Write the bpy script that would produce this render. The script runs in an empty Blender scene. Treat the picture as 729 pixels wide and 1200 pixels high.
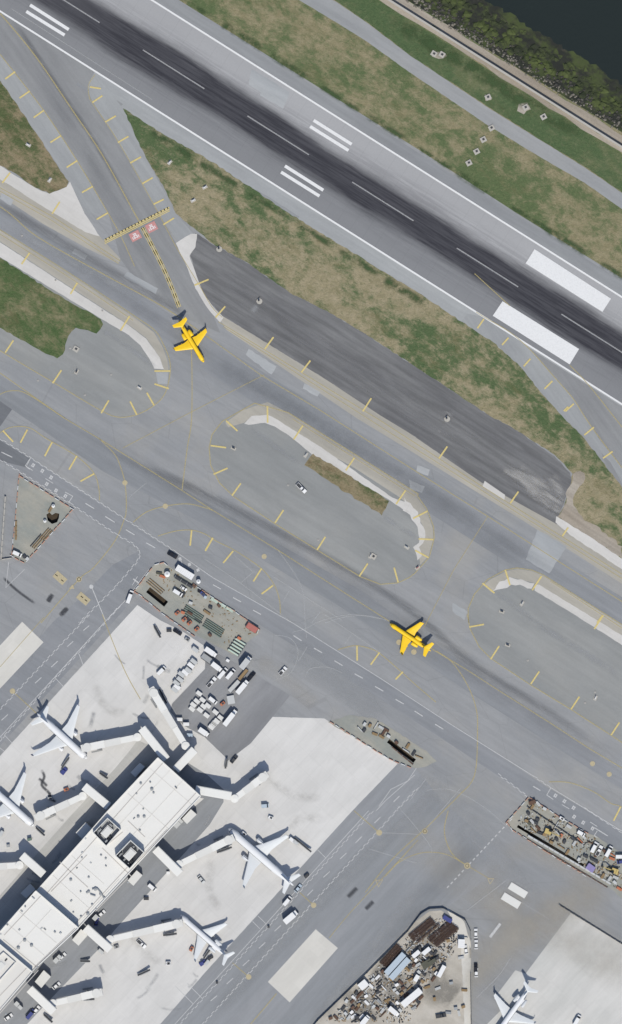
import bpy, bmesh, math, random
from mathutils import Vector, Matrix
from mathutils.geometry import tessellate_polygon
random.seed(7)
R = math.radians
sc = bpy.context.scene
COL = sc.collection
sc.cycles.transparent_max_bounces = 48

# ---------------------------------------------------------------- camera, sky, sun, exposure
CAM_H = 2600.0
MPP = 0.431                      # metres on the ground per photograph pixel
cam = bpy.data.cameras.new("camera"); camo = bpy.data.objects.new("camera", cam); COL.objects.link(camo)
camo.location = (0, 0, CAM_H); camo.rotation_euler = (0, 0, 0)
cam.sensor_fit = 'VERTICAL'; cam.sensor_height = 24.0
cam.lens = 24.0 * CAM_H / (1200 * MPP)
cam.clip_start = 10; cam.clip_end = 30000
sc.camera = camo

SUN_EL, SUN_DX, SUN_DY = 54.0, 0.13, -1.0          # direction on the ground towards the sun (nearly south)
w = bpy.data.worlds.new("World"); sc.world = w; w.use_nodes = True
nt = w.node_tree; bg = nt.nodes["Background"]
sky = nt.nodes.new("ShaderNodeTexSky"); sky.sky_type = 'NISHITA'; sky.sun_disc = False
sky.sun_elevation = R(SUN_EL); sky.sun_rotation = math.atan2(SUN_DX, SUN_DY)
sky.air_density = 1.0; sky.dust_density = 1.0
nt.links.new(sky.outputs[0], bg.inputs[0]); bg.inputs[1].default_value = 0.12
sl = bpy.data.lights.new("sun", 'SUN'); sl.energy = 3.85; sl.angle = R(0.5); sl.color = (1.0, 0.955, 0.83)
so = bpy.data.objects.new("sun", sl); COL.objects.link(so)
ce = math.cos(R(SUN_EL)); h = math.hypot(SUN_DX, SUN_DY)
so.rotation_euler = Vector((SUN_DX/h*ce, SUN_DY/h*ce, math.sin(R(SUN_EL)))).to_track_quat('Z', 'Y').to_euler()
sc.view_settings.view_transform = 'Standard'; sc.view_settings.look = 'None'
sc.view_settings.gamma = 1; sc.view_settings.exposure = 0.12
EXK = 1.45                       # what a level surface of albedo 1 shows as, for turning seen colours into base colours

# ---------------------------------------------------------------- map coordinates
def P(x, y, z=0.0):
    k = MPP * (CAM_H - z) / CAM_H
    return Vector(((x - 364.5) * k, (600 - y) * k, z))
TS = 729 / 250.0
TILE = {}
for j, oy in enumerate((0, 240, 480, 720, 950)):
    for i, ox in enumerate((0, 240, 479)):
        TILE['abcde'[j] + '123'[i]] = (ox, oy, TS)
def tile(ox, oy, size): return (ox, oy, 729.0 / size)
def T(t, *pts):
    ox, oy, s = TILE[t] if isinstance(t, str) else t
    r = [(ox + p[0] / s, oy + p[1] / s) for p in pts]
    return r
RW = -32.2                       # compass of the runway in the map plane, degrees
AP = 47.0                        # direction of the terminal and apron road

# ---------------------------------------------------------------- materials
def lin(c):
    c = c / 255.0
    return c / 12.92 if c <= 0.04045 else ((c + 0.055) / 1.055) ** 2.4
def A(r, g, b, k=None):
    k = k or EXK
    return (min(lin(r)/k, .9), min(lin(g)/k, .9), min(lin(b)/k, .9), 1)
def newmat(name):
    m = bpy.data.materials.new(name); m.use_nodes = True
    n = m.node_tree; b = n.nodes["Principled BSDF"]; b.inputs["Roughness"].default_value = 0.85
    b.inputs["Specular IOR Level"].default_value = 0.25
    return m, n, b
def nd(n, t, **kw):
    x = n.nodes.new(t)
    for k, v in kw.items(): setattr(x, k, v)
    return x
def mathn(n, op, a, b=None, clamp=False):
    x = nd(n, "ShaderNodeMath", operation=op, use_clamp=clamp)
    for i, v in enumerate((a, b)):
        if v is None: continue
        if isinstance(v, (int, float)): x.inputs[i].default_value = v
        else: n.links.new(v, x.inputs[i])
    return x.outputs[0]
def coords(n, angle=0.0, stretch=1.0, scale=1.0, off=0.0):
    tc = nd(n, "ShaderNodeTexCoord"); mp = nd(n, "ShaderNodeMapping", vector_type='TEXTURE')
    mp.inputs["Rotation"].default_value = (0, 0, R(angle))
    mp.inputs["Scale"].default_value = (stretch / scale, 1 / scale, 1 / scale)
    mp.inputs["Location"].default_value = (off, off * .7, 0)
    n.links.new(tc.outputs["Object"], mp.inputs["Vector"])
    return mp.outputs[0]
def noise(n, vec, scale=1.0, detail=4, rough=.55, dist=0.0):
    x = nd(n, "ShaderNodeTexNoise"); x.inputs["Scale"].default_value = scale
    x.inputs["Detail"].default_value = detail; x.inputs["Roughness"].default_value = rough
    x.inputs["Distortion"].default_value = dist
    n.links.new(vec, x.inputs["Vector"]); return x.outputs["Fac"]
def ramp(n, fac, lo, hi, smooth=True):
    x = nd(n, "ShaderNodeMapRange", interpolation_type='SMOOTHSTEP' if smooth else 'LINEAR', clamp=True)
    n.links.new(fac, x.inputs[0]); x.inputs[1].default_value = lo; x.inputs[2].default_value = hi
    return x.outputs[0]
def mixc(n, fac, a, b, mode='MIX'):
    x = nd(n, "ShaderNodeMix", data_type='RGBA', blend_type=mode)
    for i, v in ((0, fac), (6, a), (7, b)):
        if isinstance(v, (int, float, tuple)): x.inputs[i].default_value = v
        else: n.links.new(v, x.inputs[i])
    return x.outputs[2]
def gray(v): return (v, v, v, 1)
def bump(n, b, h, s=.3, d=.05):
    x = nd(n, "ShaderNodeBump"); x.inputs["Strength"].default_value = s; x.inputs["Distance"].default_value = d
    n.links.new(h, x.inputs["Height"]); n.links.new(x.outputs[0], b.inputs["Normal"])

def pavement(name, c1, c2, angle=RW, stretch=5, big=.05, grain=.10, joint=None, jdark=.86, dust=0.0, crack=0.0, off=0.0, streak=.045):
    m, n, b = newmat(name)
    v = coords(n, angle, stretch, 1, off)
    col = mixc(n, ramp(n, noise(n, v, big, 6, .6), .35, .65), c1, c2)
    col = mixc(n, 1.0, col, mixc(n, ramp(n, noise(n, coords(n, angle, 2.5, 1, off + 12), .12, 7, .7, .6), .3, .7), gray(.96), gray(1.04)), 'MULTIPLY')
    v2 = coords(n, angle, 14, 1, off + 3)                     # long streaks of traffic
    col = mixc(n, 1.0, col, mixc(n, ramp(n, noise(n, v2, .45, 3), .3, .7), gray(1 - streak), gray(1 + streak)), 'MULTIPLY')
    v3 = coords(n, 0, 1, 1, off)
    col = mixc(n, 1.0, col, mixc(n, noise(n, v3, .9, 5, .75), gray(1 - grain), gray(1 + grain)), 'MULTIPLY')
    if dust:
        col = mixc(n, mathn(n, 'MULTIPLY', ramp(n, noise(n, v3, .018, 5, .6), .5, .72), dust), col, A(188, 180, 166))
    if joint:
        sp = nd(n, "ShaderNodeSeparateXYZ"); n.links.new(coords(n, angle, 1, 1), sp.inputs[0])
        line = None
        for ax in (0, 1):
            f = mathn(n, 'FRACT', mathn(n, 'DIVIDE', mathn(n, 'ADD', sp.outputs[ax], 5000.0), joint))
            l = mathn(n, 'LESS_THAN', f, .14 / joint)
            line = l if line is None else mathn(n, 'MAXIMUM', line, l)
        col = mixc(n, line, col, mixc(n, 1.0, col, gray(jdark), 'MULTIPLY'))
        # slab to slab tone
        wn = nd(n, "ShaderNodeTexWhiteNoise", noise_dimensions='2D')
        fl = nd(n, "ShaderNodeVectorMath", operation='FLOOR'); dv = nd(n, "ShaderNodeVectorMath", operation='SCALE')
        n.links.new(coords(n, angle, 1, 1), dv.inputs[0]); dv.inputs["Scale"].default_value = 1 / joint
        n.links.new(dv.outputs[0], fl.inputs[0]); n.links.new(fl.outputs[0], wn.inputs[0])
        col = mixc(n, 1.0, col, mixc(n, wn.outputs[0], gray(.975), gray(1.02)), 'MULTIPLY')
    if crack:
        vo = nd(n, "ShaderNodeTexVoronoi", feature='DISTANCE_TO_EDGE'); vo.inputs["Scale"].default_value = .07
        n.links.new(coords(n, angle, 2.5, 1, off), vo.inputs["Vector"])
        c = mathn(n, 'LESS_THAN', vo.outputs["Distance"], .006)
        col = mixc(n, mathn(n, 'MULTIPLY', c, crack), col, mixc(n, 1.0, col, gray(.6), 'MULTIPLY'))
    n.links.new(col, b.inputs["Base Color"]); b.inputs["Roughness"].default_value = .9
    bump(n, b, noise(n, v3, 3, 3), .2, .02)
    return m

def grass_mat(name, cols, off=0, tan=.5, sc_=.03, soft=.1):
    """cols: two greens, two dry tones, one brown"""
    m, n, b = newmat(name)
    v = coords(n, RW, 1.8, 1, off); v1 = coords(n, 0, 1, 1, off)
    fine = noise(n, v1, .55, 8, .85)
    f = mathn(n, 'ADD', mathn(n, 'MULTIPLY', noise(n, v, sc_, 6, .62, .25), .45), mathn(n, 'MULTIPLY', noise(n, coords(n, RW, 1.5, 1, off + 70), sc_ * 5, 9, .78, .2), .55))
    g = mixc(n, ramp(n, fine, .3, .7), cols[0], cols[1])
    d = mixc(n, ramp(n, noise(n, v1, .22, 8, .8), .3, .7), cols[2], cols[3])
    col = mixc(n, ramp(n, f, tan - soft, tan + soft), g, d)
    f2 = noise(n, coords(n, RW, 2.2, 1, off + 40), .09, 10, .8, .3)
    col = mixc(n, mathn(n, 'MULTIPLY', ramp(n, f2, .52, .66), .6), col, cols[4])
    # pale weed heads and dark tufts
    f3 = noise(n, coords(n, RW, 1.3, 1, off + 90), .42, 6, .85)
    col = mixc(n, mathn(n, 'MULTIPLY', ramp(n, f3, .56, .68), .45), col, cols[3])
    col = mixc(n, mathn(n, 'MULTIPLY', ramp(n, mathn(n, 'SUBTRACT', 1.0, f3), .54, .66), .55), col, cols[0])
    col = mixc(n, 1.0, col, mixc(n, noise(n, v1, .8, 5, .9), gray(.62), gray(1.4)), 'MULTIPLY')
    n.links.new(col, b.inputs["Base Color"]); b.inputs["Roughness"].default_value = 1
    bump(n, b, noise(n, v1, .8, 6, .8), 1.0, .7)
    return m
def plain(name, c, rough=.6, var=.06, metal=0.0, scale=.8):
    m, n, b = newmat(name)
    v = coords(n, 20, 1.7, 1)
    col = mixc(n, 1.0, c, mixc(n, noise(n, v, scale, 6, .7), gray(1 - var * 2), gray(1 + var)), 'MULTIPLY')
    n.links.new(col, b.inputs["Base Color"]); b.inputs["Roughness"].default_value = rough; b.inputs["Metallic"].default_value = metal
    return m
def paint(name, c, wear=.35, alpha=.9):
    m, n, b = newmat(name)
    v = coords(n, 0, 1, 1)
    f = ramp(n, noise(n, v, 1.2, 5, .75), .25, .6)
    tr = nd(n, "ShaderNodeBsdfTransparent"); mx = nd(n, "ShaderNodeMixShader")
    fac = mathn(n, 'MULTIPLY', mathn(n, 'ADD', mathn(n, 'MULTIPLY', f, wear), 1 - wear), alpha)
    b.inputs["Base Color"].default_value = c; b.inputs["Roughness"].default_value = .7
    n.links.new(fac, mx.inputs[0]); n.links.new(tr.outputs[0], mx.inputs[1]); n.links.new(b.outputs[0], mx.inputs[2])
    n.links.new(mx.outputs[0], n.nodes["Material Output"].inputs[0])
    return m
def stain_mat(name, c, alpha, nscale=.12, lo=.3, hi=.65, streaks=False):
    m, n, b = newmat(name)
    b.inputs["Base Color"].default_value = c; b.inputs["Roughness"].default_value = .9
    uv = nd(n, "ShaderNodeUVMap"); sp = nd(n, "ShaderNodeSeparateXYZ"); n.links.new(uv.outputs[0], sp.inputs[0])
    def edge(o, p):
        a = mathn(n, 'ABSOLUTE', mathn(n, 'SUBTRACT', mathn(n, 'MULTIPLY', o, 2.0), 1.0))
        return mathn(n, 'SUBTRACT', 1.0, ramp(n, a, p, 1.0))
    f = mathn(n, 'MULTIPLY', edge(sp.outputs[0], .6), edge(sp.outputs[1], .05))
    v = coords(n, RW if streaks else 0, 8 if streaks else 1, 1, 9)
    f = mathn(n, 'MULTIPLY', f, ramp(n, noise(n, v, nscale * (4 if streaks else 1), 7, .7), lo, hi))
    f = mathn(n, 'MULTIPLY', f, alpha)
    tr = nd(n, "ShaderNodeBsdfTransparent"); mx = nd(n, "ShaderNodeMixShader")
    n.links.new(f, mx.inputs[0]); n.links.new(tr.outputs[0], mx.inputs[1]); n.links.new(b.outputs[0], mx.inputs[2])
    n.links.new(mx.outputs[0], n.nodes["Material Output"].inputs[0])
    return m

M = {}
M['asphalt'] = pavement('asphalt', A(146,148,152), A(156,157,160), dust=.22, crack=.22)
M['taxi'] = pavement('taxiway_asphalt', A(136,139,144), A(149,151,156), off=20, stretch=9, streak=.05)
M['exit'] = pavement('exit_asphalt', A(138,139,142), A(149,150,152), angle=-55, off=33)
M['exit_sh'] = pavement('exit_shoulder', A(154,156,159), A(163,165,167), angle=-55, off=35)
M['island'] = pavement('island_asphalt', A(143,145,146), A(155,156,156), off=51, dust=.12, streak=.035)
M['dark'] = pavement('dark_asphalt', A(108,108,111), A(122,122,124), off=70, streak=.16, grain=.16, big=.08)
M['beige'] = pavement('shoulder_beige', A(170,166,158), A(179,174,165), off=80, grain=.08)
M['white_conc'] = pavement('white_concrete', A(203,200,197), A(213,210,208), joint=7, jdark=.93, off=4, streak=.02, grain=.06)
M['apron'] = pavement('apron_concrete', A(211,209,208), A(218,216,215), angle=AP, joint=7.6, jdark=.915, off=11, stretch=2, streak=.015, grain=.045)
M['apron2'] = pavement('apron_concrete_worn', A(203,202,200), A(212,210,208), angle=AP, joint=7.6, jdark=.94, off=17, stretch=2, streak=.03, grain=.06)
M['road'] = pavement('road_asphalt', A(142,145,150), A(152,154,159), angle=AP, off=90, stretch=8)
M['road2'] = pavement('service_road_asphalt', A(136,139,145), A(146,148,153), off=95, stretch=8)
M['lot'] = pavement('lot_asphalt', A(133,134,138), A(150,151,155), angle=AP, off=120, grain=.12)
M['patch'] = pavement('patch', A(164,167,171), A(176,178,181), off=140)
M['patch_dark'] = pavement('patch_dark', A(108,110,116), A(124,127,132), off=144)
M['site'] = pavement('site_ground', A(150,153,149), A(168,165,156), off=160, stretch=1.5, grain=.12, big=.09, streak=.04)
M['sand'] = pavement('sandy_ground', A(178,172,163), A(200,194,186), off=170, stretch=1.2, grain=.14, big=.07, streak=.03)
M['path'] = pavement('path_asphalt', A(151,153,156), A(160,161,163), off=180)
M['gravel'] = pavement('gravel_strip', A(158,148,136), A(176,168,158), off=190, grain=.3, streak=.1)
M['pale'] = pavement('pale_slab', A(211,208,203), A(217,214,209), angle=AP, off=7, joint=6, jdark=.985, grain=.04, streak=.01)
M['grass'] = grass_mat('grass', (A(88,106,70), A(108,120,84), A(142,134,104), A(164,154,126), A(120,118,86)), tan=.505, soft=.07)
M['grass_green'] = grass_mat('grass_green', (A(76,98,66), A(96,114,78), A(108,116,80), A(138,136,108), A(90,98,66)), off=200, tan=.56, soft=.1)
M['grass_mid'] = grass_mat('grass_mid', (A(76,98,64), A(100,116,80), A(146,138,108), A(174,162,136), A(116,112,80)), off=320, tan=.482, soft=.06)
M['grass_brown'] = grass_mat('grass_brown', (A(80,100,60), A(106,114,76), A(134,126,96), A(156,146,118), A(104,98,70)), off=400, tan=.515, soft=.08)
M['grass_left'] = grass_mat('grass_left', (A(70,94,56), A(96,114,74), A(130,124,94), A(154,146,118), A(110,104,76)), off=260, tan=.535, soft=.08)
M['grass_brown'] = grass_mat('grass_brown', (A(76,94,58), A(104,110,76), A(138,126,98), A(160,146,120), A(108,94,70)), off=430, tan=.49, soft=.06)
M['apron3'] = pavement('apron_concrete_grey', A(182,181,180), A(192,191,189), angle=AP, joint=7.6, off=19)
M['yel'] = paint('yellow_paint', A(208,192,136), .4, .6)
M['yel2'] = paint('yellow_paint_bright', A(226,206,138), .25, .92)
M['whp'] = paint('white_paint', A(226,226,228), .35, .75)
M['whp2'] = paint('white_paint_bright', A(238,238,240), .14, .97)
M['whf'] = paint('white_paint_faint', A(205,206,208), .6, .42)
M['whc'] = paint('centreline_paint', A(205,205,208), .4, .55)
M['blk'] = paint('black_paint', A(52,50,44), .25, .9)
M['redp'] = paint('red_paint', A(208,150,148), .2, .95)
M['pnk'] = paint('pale_paint', A(208,194,160), .25, .8)

# runway: grooved concrete with the rubber band of landing traffic along its centre
def runway_mat():
    m, n, b = newmat('runway_surface')
    c = P(402, 206.5)
    a = R(RW)
    sp = nd(n, "ShaderNodeSeparateXYZ"); mp = nd(n, "ShaderNodeMapping", vector_type='TEXTURE')
    tc = nd(n, "ShaderNodeTexCoord"); n.links.new(tc.outputs["Object"], mp.inputs[0])
    mp.inputs["Location"].default_value = (c.x, c.y, 0); mp.inputs["Rotation"].default_value = (0, 0, a)
    n.links.new(mp.outputs[0], sp.inputs[0])
    u, v = sp.outputs[0], sp.outputs[1]
    wv = coords(n, RW, 22, 1, 2); st = noise(n, wv, .8, 5, .7)
    wide = noise(n, coords(n, RW, 4, 1, 8), .05, 4)
    base = mixc(n, ramp(n, v, -1.5, 1.5), A(136,137,141), A(170,170,173))
    base = mixc(n, 1.0, base, mixc(n, wide, gray(.9), gray(1.1)), 'MULTIPLY')
    f = nd(n, "ShaderNodeMath", operation='FRACT'); n.links.new(mathn(n, 'DIVIDE', mathn(n, 'ADD', u, 3000), 7.6), f.inputs[0])
    base = mixc(n, mathn(n, 'LESS_THAN', f.outputs[0], .05), base, mixc(n, 1.0, base, gray(.95), 'MULTIPLY'))
    av = mathn(n, 'ABSOLUTE', mathn(n, 'ADD', v, mathn(n, 'MULTIPLY', mathn(n, 'SUBTRACT', noise(n, coords(n, RW, 8, 1, 4), .12, 6, .65), .5), 10)))
    av = mathn(n, 'ADD', av, mathn(n, 'MULTIPLY', mathn(n, 'SUBTRACT', st, .5), 5.0))
    fade = mathn(n, 'ADD', ramp(n, u, -190, -120), 0, True)
    rub = mathn(n, 'SUBTRACT', 1.0, ramp(n, av, 5.5, 12.0))
    rub = mathn(n, 'MULTIPLY', rub, mathn(n, 'ADD', mathn(n, 'MULTIPLY', fade, .12), .86))
    # the shoulder lanes just outside the darkest band carry thin marks too
    col = mixc(n, rub, base, mixc(n, st, A(45,45,53), A(62,62,70)))
    t2 = mathn(n, 'MULTIPLY', mathn(n, 'SUBTRACT', 1.0, ramp(n, av, 10.0, 19.0)), ramp(n, st, .38, .62))
    col = mixc(n, mathn(n, 'MULTIPLY', t2, .4), col, A(96,96,102))
    col = mixc(n, 1.0, col, mixc(n, noise(n, coords(n, 0), 1.0, 4, .7), gray(.93), gray(1.07)), 'MULTIPLY')
    n.links.new(col, b.inputs["Base Color"]); b.inputs["Roughness"].default_value = .9
    return m
M['runway'] = runway_mat()
M['rwsh'] = pavement('runway_shoulder', A(142,144,148), A(153,155,158), off=210, stretch=9)
M['rwsh2'] = pavement('runway_shoulder_south', A(160,162,165), A(168,170,172), off=220, stretch=9)

# ---------------------------------------------------------------- object helpers
def tagk(o, kind=None, label=None, cat=None, group=None):
    if kind: o['kind'] = kind
    if label: o['label'] = label
    if cat: o['category'] = cat
    if group: o['group'] = group
    return o
def link(name, me, mat=None, parent=None):
    o = bpy.data.objects.new(name, me); COL.objects.link(o)
    if mat is not None:
        for m in (mat if isinstance(mat, (list, tuple)) else [mat]): me.materials.append(m)
    if parent is not None: o.parent = parent
    return o
def empty(name, loc, rz=0.0, label=None, cat=None, group=None):
    o = bpy.data.objects.new(name, None); COL.objects.link(o); o.empty_display_size = .5
    o.location = loc; o.rotation_euler = (0, 0, rz); tagk(o, None, label, cat, group); return o
ZL = 0.005
def sheet(name, pts, mat, level, holes=(), kind='structure', wobble=0.0):
    z = level * ZL
    def wob(ps):
        if not wobble: return [Vector((P(*p).x, P(*p).y, z)) for p in ps]
        q = []
        for i in range(len(ps)):
            a = P(*ps[i]); b = P(*ps[(i+1) % len(ps)]); L = (b - a).length; k = max(1, min(60, int(L / 2.0)))
            nrm = Vector((-(b-a).y, (b-a).x, 0)).normalized()
            for j in range(k):
                t = j / k; c = a.lerp(b, t) + nrm * random.uniform(-wobble, wobble) * (0 if j == 0 else 1)
                q.append(Vector((c.x, c.y, z)))
        return q
    loops = [wob(pts)] + [[Vector((P(*p).x, P(*p).y, z)) for p in hh] for hh in holes]
    vs = [v for l in loops for v in l]
    tris = tessellate_polygon(loops)
    me = bpy.data.meshes.new(name)
    fs = []
    for t in tris:
        a, b, c = (vs[i] for i in t)
        fs.append(t if (b - a).cross(c - a).z > 0 else (t[0], t[2], t[1]))
    me.from_pydata([tuple(v) for v in vs], [], fs); me.update()
    o = link(name, me, mat); o['kind'] = kind; return o

class MB:
    """collects shapes and links them as one mesh object"""
    def __init__(s): s.v = []; s.f = []; s.mi = []
    def add(s, vs, fs, mi=0):
        o = len(s.v); s.v += [tuple(v) for v in vs]; s.f += [tuple(i + o for i in f) for f in fs]; s.mi += [mi] * len(fs)
    def box(s, cx, cy, z0, sx, sy, sz, rz=0.0, mi=0, taper=1.0):
        c, d = math.cos(rz), math.sin(rz); vs = []
        for z, k in ((z0, 1), (z0 + sz, taper)):
            for x, y in ((-1,-1),(1,-1),(1,1),(-1,1)):
                X, Y = x * sx / 2 * k, y * sy / 2 * k
                vs.append((cx + X*c - Y*d, cy + X*d + Y*c, z))
        s.add(vs, [(3,2,1,0),(4,5,6,7),(0,1,5,4),(1,2,6,5),(2,3,7,6),(3,0,4,7)], mi)
    def profile(s, pts, w, y0=0.0, mi=0, wt=None):
        """side profile pts (x,z) counter-clockwise seen from -y, extruded to width w (wt: width at top)"""
        n = len(pts); zs = [p[1] for p in pts]; zm, zM = min(zs), max(zs)
        def hw(z): return (w if wt is None else w + (wt - w) * max(0, (z - zm) / (zM - zm + 1e-6))) / 2
        vs = [(x, y0 - hw(z), z) for x, z in pts] + [(x, y0 + hw(z), z) for x, z in pts]
        fs = [tuple(range(n)), tuple(range(2*n - 1, n - 1, -1))]
        fs += [((i+1) % n, i, i + n, (i+1) % n + n) for i in range(n)]
        s.add(vs, fs, mi)
    def cyl(s, p0, p1, r0, r1=None, n=10, mi=0, cap=True):
        r1 = r0 if r1 is None else r1
        p0, p1 = Vector(p0), Vector(p1); d = (p1 - p0).normalized()
        a = d.orthogonal().normalized(); b = d.cross(a); vs = []
        for p, r in ((p0, r0), (p1, r1)):
            for i in range(n):
                t = 2*math.pi*i/n; vs.append(p + (a*math.cos(t) + b*math.sin(t)) * r)
        fs = [(i, (i+1) % n, (i+1) % n + n, i + n) for i in range(n)]
        if cap: fs += [tuple(range(n-1, -1, -1)), tuple(range(n, 2*n))]
        s.add(vs, fs, mi)
    def loft(s, rings, mi=0, cap=True):
        n = len(rings[0]); vs = [v for r in rings for v in r]; fs = []
        for k in range(len(rings) - 1):
            for i in range(n):
                fs.append((k*n + i, k*n + (i+1) % n, (k+1)*n + (i+1) % n, (k+1)*n + i))
        if cap: fs += [tuple(range(n-1, -1, -1)), tuple(range((len(rings)-1)*n, len(rings)*n))]
        s.add(vs, fs, mi)
    def build(s, name, mat, parent=None, smooth=False, recalc=True):
        me = bpy.data.meshes.new(name); me.from_pydata(s.v, [], s.f)
        for m in (mat if isinstance(mat, (list, tuple)) else [mat]): me.materials.append(m)
        me.polygons.foreach_set('material_index', s.mi)
        if recalc:
            b = bmesh.new(); b.from_mesh(me); bmesh.ops.recalc_face_normals(b, faces=b.faces); b.to_mesh(me); b.free()
        if smooth: me.polygons.foreach_set('use_smooth', [True] * len(me.polygons))
        me.update()
        o = bpy.data.objects.new(name, me); COL.objects.link(o)
        if parent is not None: o.parent = parent
        return o
def copy_tree(o, parent=None):
    c = o.copy(); COL.objects.link(c)
    if parent is not None: c.parent = parent
    for ch in list(o.children): copy_tree(ch, c)
    return c

# ribbons for painted lines
def ribbon_pts(pts, wd, z):
    q = [Vector((p[0], p[1], 0)) for p in pts]; n = len(q); L, Rr = [], []
    for i in range(n):
        d = Vector((0,0,0))
        if i > 0: d += (q[i] - q[i-1]).normalized()
        if i < n-1: d += (q[i+1] - q[i]).normalized()
        if d.length < 1e-6: d = Vector((1,0,0))
        d.normalize(); nr = Vector((-d.y, d.x, 0))
        k = 1.0
        if 0 < i < n-1:
            c = d.dot((q[i+1]-q[i]).normalized()); k = 1 / max(c, .6)
        L.append(q[i] + nr*wd/2*k); Rr.append(q[i] - nr*wd/2*k)
    return [(v.x, v.y, z) for v in L], [(v.x, v.y, z) for v in Rr]
def smooth_line(pts, k=5):
    """Catmull-Rom through map points"""
    if len(pts) < 3: return pts
    out = []
    for i in range(len(pts) - 1):
        p0 = pts[max(i-1, 0)]; p1 = pts[i]; p2 = pts[i+1]; p3 = pts[min(i+2, len(pts)-1)]
        for j in range(k):
            t = j / k
            out.append(tuple(.5*((2*p1[a]) + (-p0[a]+p2[a])*t + (2*p0[a]-5*p1[a]+4*p2[a]-p3[a])*t*t + (-p0[a]+3*p1[a]-3*p2[a]+p3[a])*t**3) for a in (0, 1)))
    out.append(pts[-1]); return out
class Lines:
    def __init__(s, name, mat, level): s.mb = MB(); s.name = name; s.mat = mat; s.lv = level; s.i = 0
    def z(s): s.i += 1; return s.lv * ZL + .06 + (s.i % 6) * .0022
    def line(s, pts, wd=.35, smooth=False):
        if smooth: pts = smooth_line(pts)
        q = [P(*p) for p in pts]; z = s.z(); L, Rr = ribbon_pts(q, wd, z)
        n = len(L); s.mb.add(L + Rr, [(i, n+i, n+i+1, i+1) for i in range(n-1)])
    def zipper(s, pts, wd=.34, per=1.9, off=.26):
        q = [P(*p) for p in pts]; z = s.z(); side = 1
        for i in range(len(q)-1):
            a, b = q[i], q[i+1]; d = (b-a); Ln = d.length; d.normalize(); nr = Vector((-d.y, d.x, 0)); t = 0
            while t < Ln:
                e = min(t + per, Ln); m0 = a + d*t + nr*off*side; m1 = a + d*e + nr*off*side
                L, Rr = ribbon_pts([m0, m1], wd, z); s.mb.add(L + Rr, [(0, 2, 3, 1)]); side = -side; t = e + .001
    def disc(s, p, r):
        c = P(*p); z = s.z() + .014; n = 14
        s.mb.add([(c.x + r*math.cos(2*math.pi*i/n), c.y + r*math.sin(2*math.pi*i/n), z) for i in range(n)], [tuple(range(n))])
    def poly(s, pts, dz=0):
        z = s.z() + dz; s.mb.add([(P(*p).x, P(*p).y, z) for p in pts], [tuple(range(len(pts)))])
    def done(s):
        o = s.mb.build(s.name, s.mat); o['kind'] = 'structure'; return o
_st = [0]
def stain(pts, wd, mat, name='pavement_stain'):
    """a soft-edged worn or dirty track along map points"""
    _st[0] += 1
    pts = smooth_line(pts, 4); q = [P(*p) for p in pts]; z = 11.4 * ZL + (_st[0] % 60) * .0009
    L, Rr = ribbon_pts(q, wd, z); n = len(L)
    me = bpy.data.meshes.new(name); me.from_pydata(L + Rr, [], [(i, n+i, n+i+1, i+1) for i in range(n-1)])
    uvl = me.uv_layers.new(name='UVMap')
    for p in me.polygons:
        for li in p.loop_indices:
            vi = me.loops[li].vertex_index; k = vi % n; uvl.data[li].uv = (k/(n-1), 0 if vi < n else 1)
    o = link(name, me, mat); o['kind'] = 'structure'; return o
# ================================================================ GROUND
# excavations are real holes: (four map corners) cut out of every sheet below them
def along(p0, p1, wd):
    """map rectangle along p0-p1, wd map pixels wide"""
    dx, dy = p1[0]-p0[0], p1[1]-p0[1]; L = math.hypot(dx, dy); nx, ny = -dy/L*wd/2, dx/L*wd/2
    return [(p0[0]+nx, p0[1]+ny), (p1[0]+nx, p1[1]+ny), (p1[0]-nx, p1[1]-ny), (p0[0]-nx, p0[1]-ny)]
zA = tile(155, 645, 100); zC2 = tile(590, 925, 100)
PIT1 = along(T(zA, (135, 335))[0], T(zA, (290, 460))[0], 7.5)
PIT0 = [(54.5, 603), (58, 600.5), (61, 603.5), (65, 601), (69.5, 602), (69, 607), (67, 612), (61, 614), (56, 610)]
PIT2 = along((606.5, 968), (684, 1014.5), 3.2)
PIT3 = along((455, 868), (486, 892), 5)
PITS = [PIT1, PIT0, PIT2, PIT3]

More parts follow.
